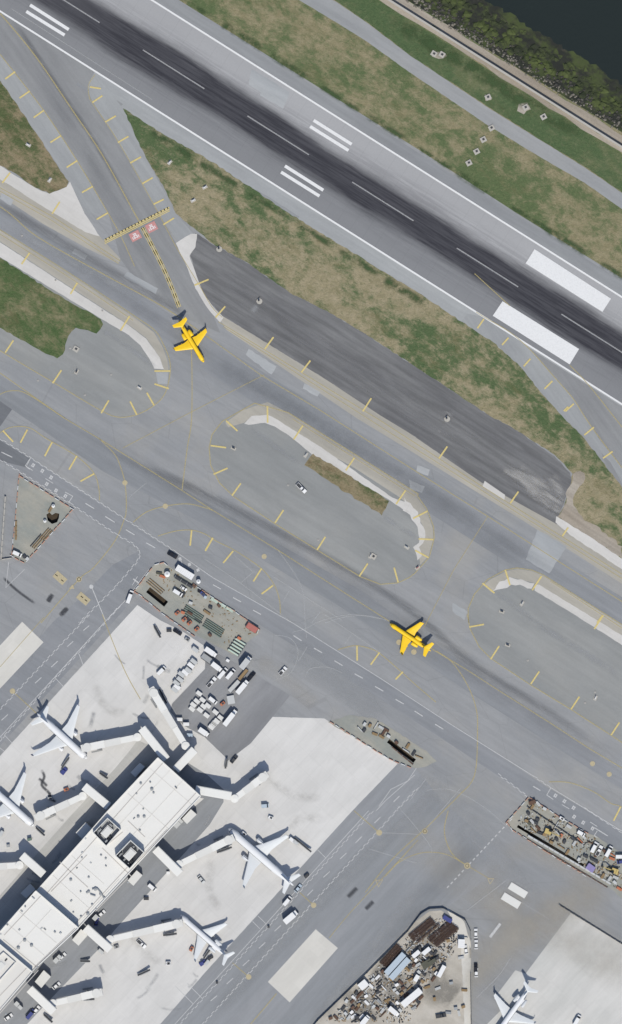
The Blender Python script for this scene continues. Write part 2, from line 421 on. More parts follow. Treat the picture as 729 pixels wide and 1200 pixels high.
# land, bank and sea bed: one ground mesh reaching the horizon
SH0, SH1 = P(479, 1), P(729, 155)                  # top of the bank
sd = (SH1 - SH0).normalized(); sn = Vector((-sd.y, sd.x, 0))
if sn.y < 0: sn = -sn
FAR = 7000
def shore(u, v, z): q = SH0 + sd*u + sn*v; return Vector((q.x, q.y, z))
def ground():
    outer = [shore(-FAR, 0, 0), shore(-FAR, -FAR, 0), shore(FAR, -FAR, 0), shore(FAR, 0, 0)]
    loops = [outer] + [[P(*p) for p in h] for h in PITS]
    vs = [v for l in loops for v in l]; tr = tessellate_polygon(loops)
    me = bpy.data.meshes.new('ground'); b = bmesh.new(); bv = [b.verts.new(v) for v in vs]
    for t in tr: b.faces.new([bv[i] for i in t])
    # uneven bank down to the sea bed
    us = [-FAR, -400] + [-160 + 2.2*i for i in range(190)] + [500, FAR]; vsx = [0, 3, 6, 9, 13, 17, 22, 28, 40, FAR]
    zz = [0, -.5, -1.0, -1.5, -1.9, -2.25, -2.6, -3.4, -5, -5]
    grid = [[b.verts.new(shore(u, v + (random.uniform(-.7, .7) if 0 < j < 8 else 0), zz[j] + (random.uniform(-.10, .10) if 0 < j < 8 else 0))) for j, v in enumerate(vsx)] for u in us]
    for i in range(len(us)-1):
        for j in range(len(vsx)-1):
            f = b.faces.new([grid[i][j], grid[i+1][j], grid[i+1][j+1], grid[i][j+1]]); f.material_index = 1
    bmesh.ops.recalc_face_normals(b, faces=b.faces); b.to_mesh(me); b.free()
    m, n, bs = newmat('shore_bed')
    v = coords(n, RW, 1.6)
    col = mixc(n, ramp(n, noise(n, v, .13, 8, .7), .42, .62), A(46,48,44), A(74,84,50))
    col = mixc(n, ramp(n, noise(n, coords(n, RW, 2, 1, 60), .35, 6, .8), .55, .7), col, A(84,80,70))
    n.links.new(col, bs.inputs["Base Color"])
    o = link('ground', me, [M['grass'], m]); o['kind'] = 'structure'
ground()
# pit walls and floors
m_soil = plain('dug_soil', A(82,72,60), .95, .3, scale=.9); m_pile = plain('sheet_pile', A(84,66,52), .8, .2)
for i, h in enumerate(PITS):
    b = MB(); q = [P(*p) for p in h]; n = len(q); D = 2.6
    b.add([(v.x, v.y, .05) for v in q] + [(v.x, v.y, -D) for v in q], [(k, (k+1) % n, (k+1) % n + n, k+n) for k in range(n)] + [tuple(range(n, 2*n))])
    o = b.build('excavation', m_soil); o['kind'] = 'structure'

# water
m, n, b_ = newmat('sea_water')
b_.inputs["Roughness"].default_value = .12; b_.inputs["IOR"].default_value = 1.33; b_.inputs["Specular IOR Level"].default_value = .5
wc = mixc(n, noise(n, coords(n, RW, 3), .012, 4), A(37,43,42), A(46,54,52))
n.links.new(wc, b_.inputs["Base Color"]); bump(n, b_, noise(n, coords(n, 15, 1.5), .5, 4), .5, .2)
me = bpy.data.meshes.new('water')
WZ = -2.55
me.from_pydata([tuple(shore(u, v, WZ)) for u, v in ((-FAR, 10), (FAR, 10), (FAR, FAR), (-FAR, FAR))], [], [(0,1,2,3)])
link('water', me, m)['kind'] = 'structure'

# pavements, each its own sheet a few mm above the one below
NB = 900
top_edge = [(240-NB, 19-NB*.624), (240, 19), (490, 175), (606, 250), (729, 326), (729+NB, 326+NB*.624)]
asph = top_edge + [(729+NB, 1200+NB), (240-NB, 1200+NB)]
sheet('apron_asphalt', asph, M['asphalt'], 1, PITS)
def off(x, y, d): return (x + d*math.sin(R(32.2)), y + d*math.cos(R(32.2)))   # d map px towards the terminal side
def strip(name, x0, y0, x1, y1, wd, mat, lv, d=0): 
    a, b = off(x0, y0, d), off(x1, y1, d); return sheet(name, [a, b, off(*b, wd), off(*a, wd)], mat, lv)
# runway and shoulders; parallel to the edge lines
def rl(x, c): return (x, c + .632*x)           # edge lines y = c + .632x
sheet('runway_shoulder', [rl(-NB, -131), rl(729+NB, -131), rl(729+NB, -106), rl(-NB, -106)], M['rwsh'], 2)
sheet('runway_shoulder', [rl(-NB, 8), rl(729+NB, 8), rl(729+NB, 42), rl(-NB, 42)], M['rwsh2'], 2)
sheet('runway', [rl(-NB, -113), rl(729+NB, -113), rl(729+NB, 14), rl(-NB, 14)], M['runway'], 3)

# high speed exit, with its shoulders (starts at the runway edge line)
ex_l = T('a1', (0,38), (0,185), (150,378), (270,560), (370,729)); ex_l[0] = (-60, -20); ex_l[1] = (-60, -22)
sheet('taxiway_exit', [(-120,-62), (0,14), (111,84), (104,97), (103,103), (109,120), (139,166), (180,239), (206,285), (229,325), (243,352), (258,390), (215,372), (160,330), (141,303), (127,250), (92,192), (51,130), (0,63), (-70,-20), (-120,-60)], M['exit'], 4)
sheet('exit_shoulder', T('a1', (0,185),(150,378),(270,560),(370,729),(290,729),(235,620),(130,465),(0,275)) , M['exit_sh'], 5)
sheet('exit_shoulder', T('a1', (328,255),(305,290),(305,320),(318,350),(405,485),(525,698),(590,800),(640,860),(662,800),(600,729),(500,540),(420,370)), M['exit_sh'], 5)
# exit at the right edge
sheet('taxiway_exit', [(560,370),(620,408),(690,452),(760,496),(800,640),(760,640),(729,590),(700,520),(673,480),(645,447),(612,414),(575,388)], M['exit'], 4)
sheet('exit_shoulder', T('b3', (265,385),(345,435),(415,495),(490,580),(560,660),(600,720),(650,800),(729,900),(800,1010),(760,1010),(690,880),(600,790),(530,729),(450,640),(380,550),(290,470),(180,400),(200,372)), M['exit_sh'], 5)

# parallel taxiway
sheet('taxiway', [(-NB, 243-NB*.627), (0,243), (729,700), (729+NB, 700+NB*.627), (729+NB, 744+NB*.627), (729,744), (0,283), (-NB, 283-NB*.627)], M['taxi'], 6)
# wide lower taxiway
sheet('taxiway', [(-NB, 440-NB*.64), (0,440), (140,530), (260,600), (420,690), (560,790), (729,905), (729+NB, 905+NB*.64), (729+NB, 925+NB*.64), (729,925), (540,805), (400,712), (240,615), (120,552), (0,470), (-NB,470-NB*.64)], M['taxi'], 6)

# grass islands (a little proud of the pavement edge)
sheet('grass_island', [(-200,-60), (0,94), (44.6,159), (63,188), (80.6,212.6), (78,219), (58,227), (37,217), (14,201), (0,194), (-200,70)], M['grass_brown'], 7, wobble=.35)
G2 = T('a1', (420,370),(560,460),(729,555)) + [(339,250),(490,343),(541,377),(578,401),(609,429),(633,459),(661,490),(685,514),(729,571),(900,800),(900,770),(760,676),(729,655),(690,629),(652,606),(661,593),(671,555)] + [(668,552),(650,533),(599,500),(575,488),(490,432),(432,394),(387,367),(339.5,343),(285,305),(250,286),(219,261),(206,250),(195,225),(171,185)]
sheet('grass_strip', G2, M['grass_mid'], 7, wobble=.35)
sheet('grass_island', [(-150,210), (0,302), (60,341), (118,374), (121,380), (113,391), (103,387), (89,384), (80,394), (74,415), (67,420), (58,416), (0,384), (-150,300)], M['grass_left'], 7, wobble=.4)
# dark paved infield
sheet('infield_pavement', [(229,273),(250,287),(285,305),(339.5,343),(387,367),(432,394),(490,432),(575,488),(599,500),(650,535),(668,554),(670,562),(661,590),(656,600),(652,616),(565,566),(479,507),(446,487),(384,446),(260.6,370),(244,352),(237,343),(230,322),(223,300)], M['dark'], 8, wobble=.3)
sheet('concrete_strip', [(206,285),(212,281),(224,274),(231,274),(229,290),(222,300),(230,322),(238,343),(250,360),(262,372),(258,378),(244,362),(229,338),(218,310)], M['white_conc'], 9.5, wobble=.15)
sheet('sandy_verge', T('b3', (0,0)) and [(661,593),(671,556),(680,552),(686,560),(676,575),(672,592),(690,612),(729,640),(729,656),(690,630),(652,606)], M['gravel'], 8.5, wobble=1.1)
# beige shoulder between infield and taxiway
sheet('taxiway_shoulder', [(250,362),(258,369),(262,371),(384,446),(446,487),(479,507),(565,566),(652,614),(668,627),(729,665),(729+NB,665+NB*.627),(729+NB,684+NB*.627),(729,684),(616,612),(479,527),(418,490),(266,387)], M['beige'], 9)
sheet('concrete_strip', [(652,605),(690,628),(729,655),(760,675),(760,688),(729,667),(668,627),(651,612)], M['white_conc'], 10, wobble=.2)
sheet('concrete_slab', [(568,563.5),(592,580),(591,586),(565.5,570)], M['white_conc'], 11)
sheet('taxiway_shoulder', [(-150,120),(0,210),(62,249),(117,277),(141,303),(139,309),(100,290),(50,262),(0,229),(-150,138)], M['beige'], 8)
sheet('concrete_strip', [(-100,145),(0,194),(20,207),(45,222),(58,227),(78,219),(82,213),(99,250),(117,277),(100,272),(62,249),(0,210),(-100,150)], M['white_conc'], 9, wobble=.15)

# left taxiway island: beige outer band, concrete strip, asphalt field
I1 = [(-150,175)] + T('b1', (0,85),(240,235),(460,380)) + T('b1', (530,430),(560,480),(578,525),(582,570),(570,630),(550,665),(520,690),(485,710),(450,722),(400,725),(340,700),(180,605),(0,498)) + [(-150,318)]
sheet('island_pavement', I1, M['island'], 6.5)
sheet('taxiway_shoulder', [(-150,176)] + T('b1', (0,88),(240,238),(455,382),(525,435),(555,485),(572,530),(576,565),(560,565),(545,520),(500,455),(440,410),(350,352),(0,125)) + [(-150,198)], M['beige'], 7.6)
sheet('concrete_strip', [(-150,192)] + T('b1', (0,128),(350,355),(440,412),(500,458),(545,520),(560,562),(528,560),(510,525),(480,480),(440,445),(350,392),(0,178)) + [(-150,213)], M['white_conc'], 8.6, wobble=.1)
sheet('worn_patch', T('b1', (532,572),(575,572),(572,612),(540,612)), M['patch'], 9.2)
# centre island
I2 = T('b2', (215,690)) + T('c2', (285,10),(729,288)) + T('c3', (30,295),(62,340),(85,400),(87,440),(70,505),(20,560),(0,575)) + T('c2', (660,592),(600,597),(530,570),(385,480),(240,390),(100,298),(50,250),(20,190),(15,130),(25,85),(60,40),(130,0),(170,-22))
sheet('island_pavement', I2, M['island'], 6.5)
sheet('taxiway_shoulder', T('c2', (130,2),(215,-26),(288,12),(729,291)) + T('c3', (28,300),(60,345),(82,405),(83,445),(67,500),(40,530),(30,470),(55,445),(50,400),(20,345),(-30,300),(-200,190)) + T('c2', (380,130),(225,22),(160,22),(135,45),(80,60),(70,45)), M['beige'], 7.6)
sheet('concrete_strip', T('c2', (135,48),(160,22),(215,18),(240,30),(300,68),(400,130),(640,300),(690,318),(729,350),(729,372),(690,350),(640,315),(400,170),(365,152),(290,90),(240,58),(205,45),(150,52)), M['white_conc'], 8.6, wobble=.12)
sheet('broken_concrete', T('c3', (-15,300),(20,345),(50,400),(55,445),(35,470),(45,500),(30,515),(15,470),(35,455),(30,400),(5,360),(-20,345)), M['white_conc'], 8.7, wobble=.7)
sheet('grass_island', T('c2', (370,150),(630,312),(605,362),(340,190)), M['grass_brown'], 9, wobble=.5)
# right island
I3 = T('c3', (205,729),(203,680),(225,630),(270,580),(330,548),(370,541),(420,548),(460,565),(729,735)) + [(900,845),(900,985)] + T('d3', (729,438),(690,412),(555,325),(415,240),(280,150),(240,110),(210,50),(200,0))
sheet('island_pavement', I3, M['island'], 6.5)
sheet('taxiway_shoulder', T('c3', (255,600),(280,580),(335,552),(370,545),(420,552),(460,568),(729,738)) + [(900,846),(900,866)] + T('c3', (729,775),(440,597),(420,590),(350,573),(310,590),(285,625)), M['beige'], 7.6)
sheet('concrete_strip', T('c3', (432,598),(445,598),(729,772)) + [(900,864),(900,884),(729,756),(673,720)] + T('c3', (430,618)), M['white_conc'], 8.6, wobble=.12)
sheet('broken_concrete', T('c3', (285,622),(310,588),(345,572),(385,580),(430,594),(420,612),(380,598),(350,598),(320,612)), M['white_conc'], 8.7, wobble=.8)

# taxiway repairs
for pts in (T('b1', (435,228),(540,285),(532,305),(422,245)), T('b2', (150,492),(245,552),(228,580),(140,512)), T('b2', (340,610),(395,640),(385,655),(335,628)), T('c3', (0,238),(55,262),(45,285),(5,275)),
            T('c3', (440,410),(540,468),(480,560),(400,512)), T('c3', (30,190),(72,205),(66,226),(26,210)), [(2,226),(16,234),(13,241),(0,233)], T('b1',(255,150),(300,172),(290,188),(245,165)), 
            T('d3', (150,-40),(200,-10),(190,20),(150,-10)) ):
    sheet('pavement_patch', pts, M['patch'], 10, wobble=.3)
for pts, m_, lv in ((T('a2',(215,268),(290,315),(268,372),(188,325)), 'patch', 4),(T('a2',(160,235),(215,268),(195,318),(150,290)), 'patch', 4.2),(T('a1',(330,480-180),(420,356),(395,385),(310,330)), 'exit', 4.4)):
    sheet('runway_repair', pts, M[m_], lv, wobble=.2)
for x, y, L_ in ((395,118,40),(565,228,34),(300,224,50),(90,98,46)): sheet('runway_repair', along((x,y),(x+L_,y+L_*.632),4), M['rwsh'], 4.6, wobble=.2)
# service roads
sheet('service_road', [(-200,390),(0,515),(36,537),(250,677),(343,730),(446,795),(644,924),(729,974),(900,1078),(900,1112),(729,1003),(618,932),(540,880),(455,825),(345,757),(302,731),(232,687),(199,664),(192,659),(181,661),(163,693),(148,712),(62,806),(-60,940),(-60,870),(0,800),(62,729),(95,700),(132,662),(164,645),(82,590),(0,539),(-200,414)], M['road2'], 2)
sheet('pavement_patch', [(-200,391),(0,516),(36,538),(32,548),(0,540),(-200,418)], M['patch_dark'], 10)
sheet('pavement_patch', [(-30,425),(0,441),(38,464),(60,480),(40,482),(14,480),(0,500),(-30,480)], M['patch_dark'], 3)
# south east apron road
sheet('apron_road', [(470,890),(486,900),(520,940),(600,1010),(520,1066),(503,1067),(479,1084),(369,1200),(300,1275),(120,1275),(188,1200),(240,1140),(413,950)], M['road'], 2)

# bright apron concrete
APR = [(151,720),(161,709),(188,727),(214,740),(241,758),(240,784),(202,824),(199,834),(215,850),(240,864),(268,891),(294,871),(318,840),(380,842),(440,880),(466,895),(413,950),(240,1140),(188,1200),(120,1275),(-200,1275),(-200,1110),(-60,950),(0,886)]
sheet('apron', APR, M['apron'], 4, wobble=.05)
sheet('apron', [(669,1070),(729,1106),(820,1162),(820,1300),(540,1300),(571,1200),(590,1181),(579,1170),(604,1137),(616,1141)], M['apron2'], 4)
sheet('parking_lot', [(241,784),(241,758),(250,763),(290,785),(340,815),(318,842),(294,871),(268,891),(240,864),(212,846),(201,826)], M['lot'], 5)
sheet('concrete_slab', [(26,728.6),(51,752.6),(0,807),(-50,860),(-75,837)], M['pale'], 4)
sheet('concrete_slab', [(370,1089),(396,1111),(339.5,1174.6),(314,1150.6)], M['pale'], 4)
# roads beside the terminal
sheet('service_road', [(240,935),(262,940),(246,966),(216,1000),(137,1087),(113,1115),(60,1170),(30,1202),(-20,1250),(-70,1250),(40,1130),(160,1005)], M['road'], 6)
sheet('service_road', [(203,905),(214,890),(243,908),(262,925),(262,940),(235,935)], M['road'], 6.2)
sheet('apron', T('d1', (440,470),(470,430),(520,450),(545,490),(330,729),(60,1010),(-100,1180),(-160,1140),(240,690),(390,530)), M['apron3'], 6)
# site grounds
sheet('construction_ground', [(156,693),(170,675),(181,662),(192,659),(199,664),(232,686),(255,703),(276,716),(303,735),(303,743),(295,748),(274,767),(229,744),(189,717),(165,697)], M['site'], 11, [PIT1], wobble=.25)
sheet('construction_ground', T('c1', (65,225),(250,340),(85,525),(40,500)), M['site'], 11, [PIT0], wobble=.2)
sheet('construction_ground', [(620,933),(655,956),(690,977),(697,979),(729,1000),(860,1084),(860,1110),(729,1053),(715,1041),(686,1024),(640,996),(598,970),(593,963)], M['site'], 11, [PIT2], wobble=.25)
sheet('construction_ground', [(384,846),(410,838),(440,842),(500,880),(512,892),(500,898),(486,900),(455,888)], M['site'], 11, [PIT3], wobble=.3)
sheet('yard_ground', [(369,1200),(479,1086),(503,1068),(517,1067),(544,1083),(552,1104),(552,1300),(275,1300)], M['sand'], 5)
sheet('pale_yard', T('e3', (130,330),(190,380),(210,450),(212,729),(190,729),(180,470)), M['pale'], 6, wobble=.3)
sheet('perimeter_road', [(-140,-340),(357,-14),(394,2),(432,28),(479,64),(572,126),(633,164),(685,196),(729,226),(900,335),(900,356),(729,245),(685,214),(633,184),(572,147),(479,84),(432,50),(394,26),(357,4),(-140,-318)], M['path'], 1, wobble=.1)

# gravel beside the seawall
def wallpt(x, d): return (x, .632*(x-479) + 10 + d)
sheet('gravel_verge', [wallpt(-200, 5), wallpt(950, 5), wallpt(950, 12), wallpt(-200, 12)], M['gravel'], 1, wobble=.7)
sheet('gravel_verge', [wallpt(-200, -9), wallpt(950, -9), wallpt(950, 3), wallpt(-200, 3)], M['gravel'], 1, wobble=.7)
sheet('green_verge', [wallpt(150, 12.5), wallpt(950, 12.5), (950, 375), (900,334), (729,225), (685,195), (633,163), (572,125), (479,63), (432,27), (394,1), (357,-15), (150,-148)], M['grass_green'], .5, wobble=.2)

# ================================================================ PAINT
W2 = Lines('runway_marking', M['whp2'], 12)
W2.line([rl(-400,13), rl(1100,13)], .9); W2.line([rl(-400,-112.5), rl(1100,-112.5)], .9)
for a in ([(626.5,292),(716,350),(706,365.5),(616,308.6)], [(589,353),(678.6,409),(667.6,427),(577.5,370)]): W2.poly(a)
for t, a, b in (('a2',(372,411),(502,493)),('a2',(360,432),(491,514)),('a2',(274,567),(405,650)),('a2',(261,588),(392,670)),('a1',(103,17),(235,101)),('a1',(90,39),(221,120))):
    W2.line(T(t, a, b), 1.6)
W2.done()
WC = Lines('runway_centreline', M['whc'], 12.5)
for k in range(-4, 9):
    x0 = 167.5 + k*122.6; y0 = 58.5 + k*77.4; WC.line([(x0, y0), (x0 + 72, y0 + 45.5)], .62)
WC.done()
Y = Lines('taxiway_line', M['yel'], 13)
def yl(t, *pts, w=.44, s=True): Y.line(T(t, *pts), w, s)
yl('a1', (0,45),(120,190),(250,380),(350,530),(460,729),(485,770), w=.6)
Y.line([(213,372),(221,400),(224.6,418),(224.6,490),(219.5,525),(213.4,574)], .44, True)
yl('a1', (0,185),(150,378),(270,560),(370,729),(415,810),(460,910))
yl('a1', (325,255),(303,290),(305,330),(318,355),(405,485),(525,698),(600,840),(660,940),(690,990),(725,1050),(760,1085), w=.36)
Y.line([(-100,184),(0,242),(44.6,278),(130,326),(192,360),(250,399.5)], .5, True)
Y.line([(250,399.5),(305,439),(374,480),(490,554),(571.6,605),(650,655),(729,705),(900,812)], .42)
Y.line([(-150,176)] + T('b1', (0,85),(240,235),(460,380),(530,430),(560,480),(578,525),(582,570),(570,630),(550,665),(520,690),(485,710),(450,722),(400,725),(340,700),(180,605),(0,498)) + [(-150,318)], .44, True)
Y.line([(-150,182)] + T('b1', (0,100),(240,250),(455,395)), .3)
Y.line([(-150,130),(0,220),(62,254),(141,306)], .34); Y.line([(-150,136),(0,224),(60,258),(139,309)], .3)
Y.line([(-150,340),(0,437)] + T('b1', (220,729)) + T('c1', (340,100),(420,150),(620,275),(729,345)) + T('c2', (250,480),(390,570),(640,729)) + T('d3', (90,125),(200,190),(300,255),(490,375),(620,460),(729,525)) + [(900,1010)], .42)
Y.line([(144,525)] + T('c1', (660,5)) + [(310,439)], .32)
Y.line(I2 + I2[:1], .46); Y.line(I3, .46)
yl('b1', (-60,700),(0,648),(50,635),(100,650),(220,729))
yl('c1', (-30,110),(0,80),(40,60),(100,62),(160,100),(260,158),(320,215),(338,270),(340,310))
yl('c1', (340,100),(390,150),(410,190),(427,250),(432,320),(430,360))
yl('c1', (430,360),(395,445),(320,540),(270,580),(140,729))
yl('c1', (455,385),(500,350),(565,330),(640,322),(700,335),(729,345))
yl('c1', (540,432),(600,415),(655,412),(700,425),(740,450),(800,480),(890,540),(935,595),(955,650),(958,700))
yl('d2', (455,120),(510,107),(560,115),(600,135),(670,195),(720,240),(790,300))
yl('d3', (95,125),(150,165),(200,240),(230,320),(235,400),(225,550),(170,620),(130,660),(60,729),(-60,840),(-148,950))
yl('d3', (480,572),(550,575),(630,605),(690,645),(722,655),(800,690))
yl('e3', (0,135),(-80,225), w=.34); yl('e3', (135,0),(122,60),(130,110),(155,155),(200,188)); yl('e3', (-46,185),(0,158),(60,142),(130,150),(200,188),(280,235), w=.36)
yl('e2', (729,100),(650,185),(500,345),(425,435), w=.34);  yl('e2', (245,625),(160,725),(80,810))
for a in (('e2',(510,0),(596,75)),('e2',(325,280),(372,323)),('e2',(95,520),(150,568)),('d1',(43,262),(125,338))): yl(*a)
yl('d1', (350,0),(380,80),(430,200),(480,290))
Y.line(T('d1', (150,10),(0,180)), .3)
yl('b3', (225,235),(345,345)); yl('b3', (550,548),(610,610),(705,729),(760,800))
yl('b3', (230,366),(265,388),(345,435),(415,495),(490,580),(560,660),(600,722),(640,780),(700,860),(760,940))
Y.line([(262,383),(418,482),(446,500),(479,521),(616,607),(729,678),(900,785)], .3); Y.line([(256,377),(446,493),(565,570),(729,673),(900,780)], .36)
Y.line([(343,491),(486,581)], .3); Y.line([(645,681),(729,736),(900,845)], .3)
Y.line([(571.6,605),(531,669),(497,735)], .3)
Y.done()
Y2 = Lines('shoulder_marking', M['yel2'], 14.5)
TK = {'a1': [(18,270,52,245),(67,335,102,311),(115,402,150,377),(172,487,208,464),(228,572,264,549),(280,658,317,637),(307,297,345,303),(316,350,350,327),(360,417,396,396),(403,487,439,466),(445,557,482,536),(486,628,522,607),(525,698,560,681),(8,625,35,590),(178,731,204,690)],
 'b1': [(330,50,368,28),(558,68,595,45),(74,203,101,165),(241,305,264,267),(412,430,443,380),(665,275,713,255),(18,505,46,463),(180,610,210,565),(346,712,372,668),(528,568,582,568),(528,612,577,628),(502,642,527,686),(445,672,468,718)],
 'b2': [(37,385,70,347),(205,493,235,452),(330,573,361,532),(540,706,569,661)],
 'b3': [(235,422,257,390),(319,479,341,454),(393,552,416,526),(464,629,491,602),(535,706,564,680)],
 'c1': [(10,72,45,110),(70,113,94,68),(153,159,178,112),(236,205,263,158),(275,245,322,219),(650,465,655,413),(702,481,727,438)],
 'c2': [(214,-12,215,45),(73,38,112,73),(20,123,73,130),(30,221,78,200),(93,294,123,252),(240,387,269,343),(384,479,412,435),(528,570,557,526),(647,540,661,590),(304,102,335,55),(482,208,511,165),(654,323,686,276),(2,483,28,438),(63,524,97,483),(166,587,194,543),(194,630,233,601)],
 'c3': [(104,166,132,126),(600,87,633,60),(664,166,697,143),(347,320,375,280),(525,432,545,403),(15,372,64,347),(34,442,84,444),(22,481,68,506),(330,548,346,600),(252,593,293,627),(422,617,454,569),(643,729,663,703),(530,5,545,-10)],
 'd2': [(520,107,521,158),(567,172,597,130),(652,222,677,196)],
 'd3': [(207,43,257,34),(280,153,309,108),(417,238,446,195),(555,324,583,281),(692,412,720,369),(634,50,665,3),(700,705,724,658)]}
for t, l in TK.items():
    for q in l: Y2.line(T(t, q[:2], q[2:]), .8)
Y2.done()
WL = Lines('road_edge_line', M['whp'], 13)
WL.zipper([(-150,420),(0,514),(36,536.6)]); WL.line([(36,536.6),(31,547),(35,550)], .3)
WL.zipper(T('c1', (105,165),(430,375),(600,485)), off=.2); WL.line(T('c1', (600,485),(729,575)) + T('c2', (300,729)), .32)
WL.line([(343,730),(446,795),(527,848),(626,910)], .32); WL.zipper([(626,910),(644,922)], off=.2)
WL.line([(644,922),(729,974),(900,1080)], .32); WL.zipper(T('e3',(600,-10),(729,75)), off=.2)
WL.zipper([(-150,445)] + T('c1', (0,170),(240,320))); WL.zipper(T('c1', (240,320),(400,428),(455,458),(474,480),(478,498),(468,520),(400,600),(270,729)))
WL.zipper(T('d1', (305,0),(0,325),(-140,470)))
WL.line(T('c1', (510,545),(430,650),(355,729)) + T('d1', (0,420),(-140,565)), .34); WL.zipper(T('d1', (410,-30),(6,425),(-130,570)))
WL.zipper(T('d3', (305,545),(430,640)))
WL.zipper(T('e2', (575,0),(0,635),(-110,756))); WL.line(T('e2', (560,0),(-10,628),(-110,738)), .3)
WL.zipper(T('e2', (729,-80),(655,0),(0,722),(-60,790)))
WL.line([(441,1006-56),(452,938),(486,908)], .3); WL.line([(444,945),(458,925),(478,915),(488,900)], .3)
for q in ((5,145,42,163),(292,320,322,338),(360,365,392,385),(430,410,460,428),(500,455,530,472)): WL.line(T('c1', q[:2], q[2:]), .5)
for q in ((28,598,55,613),(97,642,124,657),(165,685,192,700)): WL.line(T('c2', q[:2], q[2:]), .5)
for q in ((303,72,331,90),(373,115,401,131),(443,158,471,175),(512,203,540,218),(582,246,610,262),(652,290,680,306)): WL.line(T('d2', q[:2], q[2:]), .5)
for q in ((425,587,450,602),(635,729,680,757),(20,330,48,348),(90,375,118,392)): WL.line(T('d3', q[:2], q[2:]), .5)
for q in ((515,110,537,88),(462,165,484,145),(405,228,427,208),(350,290,370,270),(238,412,260,392),(185,470,207,450),(130,530,152,510),(75,592,97,572),(20,650,42,632),(580,42,600,22),(645,-30,665,-50)): WL.line(T('e2', q[:2], q[2:]), .42)
for q in ((285,55,305,38),(230,110,250,92),(175,180,197,160),(120,235,142,215),(5,362,27,342)): WL.line(T('d1', q[:2], q[2:]), .42)
for q in ((270,135,285,175),(190,218,218,248),(15,412,42,440),(-20,440,15,468)): WL.line(T('d1', q[:2], q[2:]), .3)
for q in ((385,133,415,163),(182,360,208,385),(163,378,188,403)): WL.line(T('e2', q[:2], q[2:]), .3)
WL.line(T('e1', (600,600),(660,660)), .3); WL.line(T('e1', (640,590),(690,640)), .3)
# lettering blocks and brackets painted on the service roads
def blocks(z, L, br):
    for x, y in L:
        c = T(z, (x, y))[0]; q = P(*c); k = 1.0
        for a, b2, c2, d2 in ((-.8,-.9,.5,1.9),(.15,-.9,.5,1.9),(-.4,.35,.8,.5),(-.4,-.75,.8,.45)):
            an = R(RW); cx = q.x + (a+c2/2)*math.cos(an) - (b2+d2/2)*math.sin(an); cy = q.y + (a+c2/2)*math.sin(an) + (b2+d2/2)*math.cos(an)
            zz = WL.z(); pts = []
            for sx, sy in ((-1,-1),(1,-1),(1,1),(-1,1)):
                X, Y_ = sx*c2/2*1.15, sy*d2/2; pts.append((cx + X*math.cos(an)-Y_*math.sin(an), cy + X*math.sin(an)+Y_*math.cos(an), zz))
            WL.mb.add(pts, [(0,1,2,3)])
    for l in br: WL.line(T(z, *l), .36)
zR = tile(25,530,70); zS = tile(635,920,65)
blocks(zR, [(145,160),(258,228),(365,308),(312,388),(425,468),(540,535)], [[(140,222),(50,165),(105,80)],[(295,320),(390,380)],[(535,485),(628,535),(578,615)]])
blocks(zS, [(180,140),(298,213),(418,300),(425,418),(545,495),(668,572)], [[(150,188),(65,130),(120,35)],[(262,255),(360,312)],[(635,485),(729,545)],[(729,600),(690,660),(729,690)]])
WL.line([(203+9,656),(214,663)], .3)
for c in ((211,655),(222,661.5),(232,668)): WL.poly([(c[0]-2.2,c[1]-1.2),(c[0]+1,c[1]-2.2),(c[0]+2.2,c[1]+1),(c[0]-1,c[1]+2.2)])
# T marks, gate lead line and a dashed boundary
WL.line(T('c1', (315,610),(360,720)), .4)
WL.line(T('c1', (-5,360),(30,500)) and T('c1', (30,520),(20,608),(85,545)), .3)
a, b = T('e3', (352,28), (125,270))
for i in range(18):
    t = i/18; WL.line([(a[0]+(b[0]-a[0])*t, a[1]+(b[1]-a[1])*t), (a[0]+(b[0]-a[0])*(t+.03), a[1]+(b[1]-a[1])*(t+.03))], .55)
WL.line(T('e3', (313,386),(278,432)), 1.3)
WL.line(T('c1', (455,578),(478,595)), .7); WL.line(T('c1', (452,600),(470,570)), .3)
for p in (T('c1', (312,605))[0],): WL.disc(p, 1.1)
WL.done()
WF = Lines('faded_marking', M['whf'], 12)
def wf(t, *p, s=True): WF.line(T(t, *p), .42, s)
wf('c2', (250,480),(300,550),(335,620),(343,729),(348,780)); wf('c2', (410,729),(480,708),(560,705),(640,725)); wf('d2', (300,60),(345,48),(400,20),(500,0),(600,15))
wf('c2', (100,495),(165,555),(125,590),s=False); wf('c2', (0,510),(120,590),(300,729),s=False); wf('c2', (235,570),(470,720),s=False); wf('c2', (290,615),(265,660),s=False); wf('c2', (395,690),(365,729),s=False)
wf('d2', (240,70),(290,80),(318,120),(310,170),(285,205),(230,225)); wf('d2', (350,110),(320,160)); wf('d2', (345,210),(360,185),(420,180),(470,200)); wf('d2', (500,70),(475,105),s=False); wf('d2',(410,0),(600,130),s=False)
wf('d3', (0,640),(60,560)); wf('d3', (60,729),(180,590),s=False); wf('d3', (60,600),(150,600),(260,660),(340,729)); wf('c1', (440,300),(500,250),s=False)
wf('e3', (-40,-20),(60,100),(80,140)); wf('e2', (560,130),(729,180)); wf('e2', (600,75),(729,80)); wf('e3', (200,340),(330,240),s=False); wf('e3', (380,310),(480,370),s=False); wf('e3',(230,640),(310,560),(350,500))
wf('a1', (40,30),(520,340),s=False)
WF.done()
YD = Lines('position_marking', M['pnk'], 14)
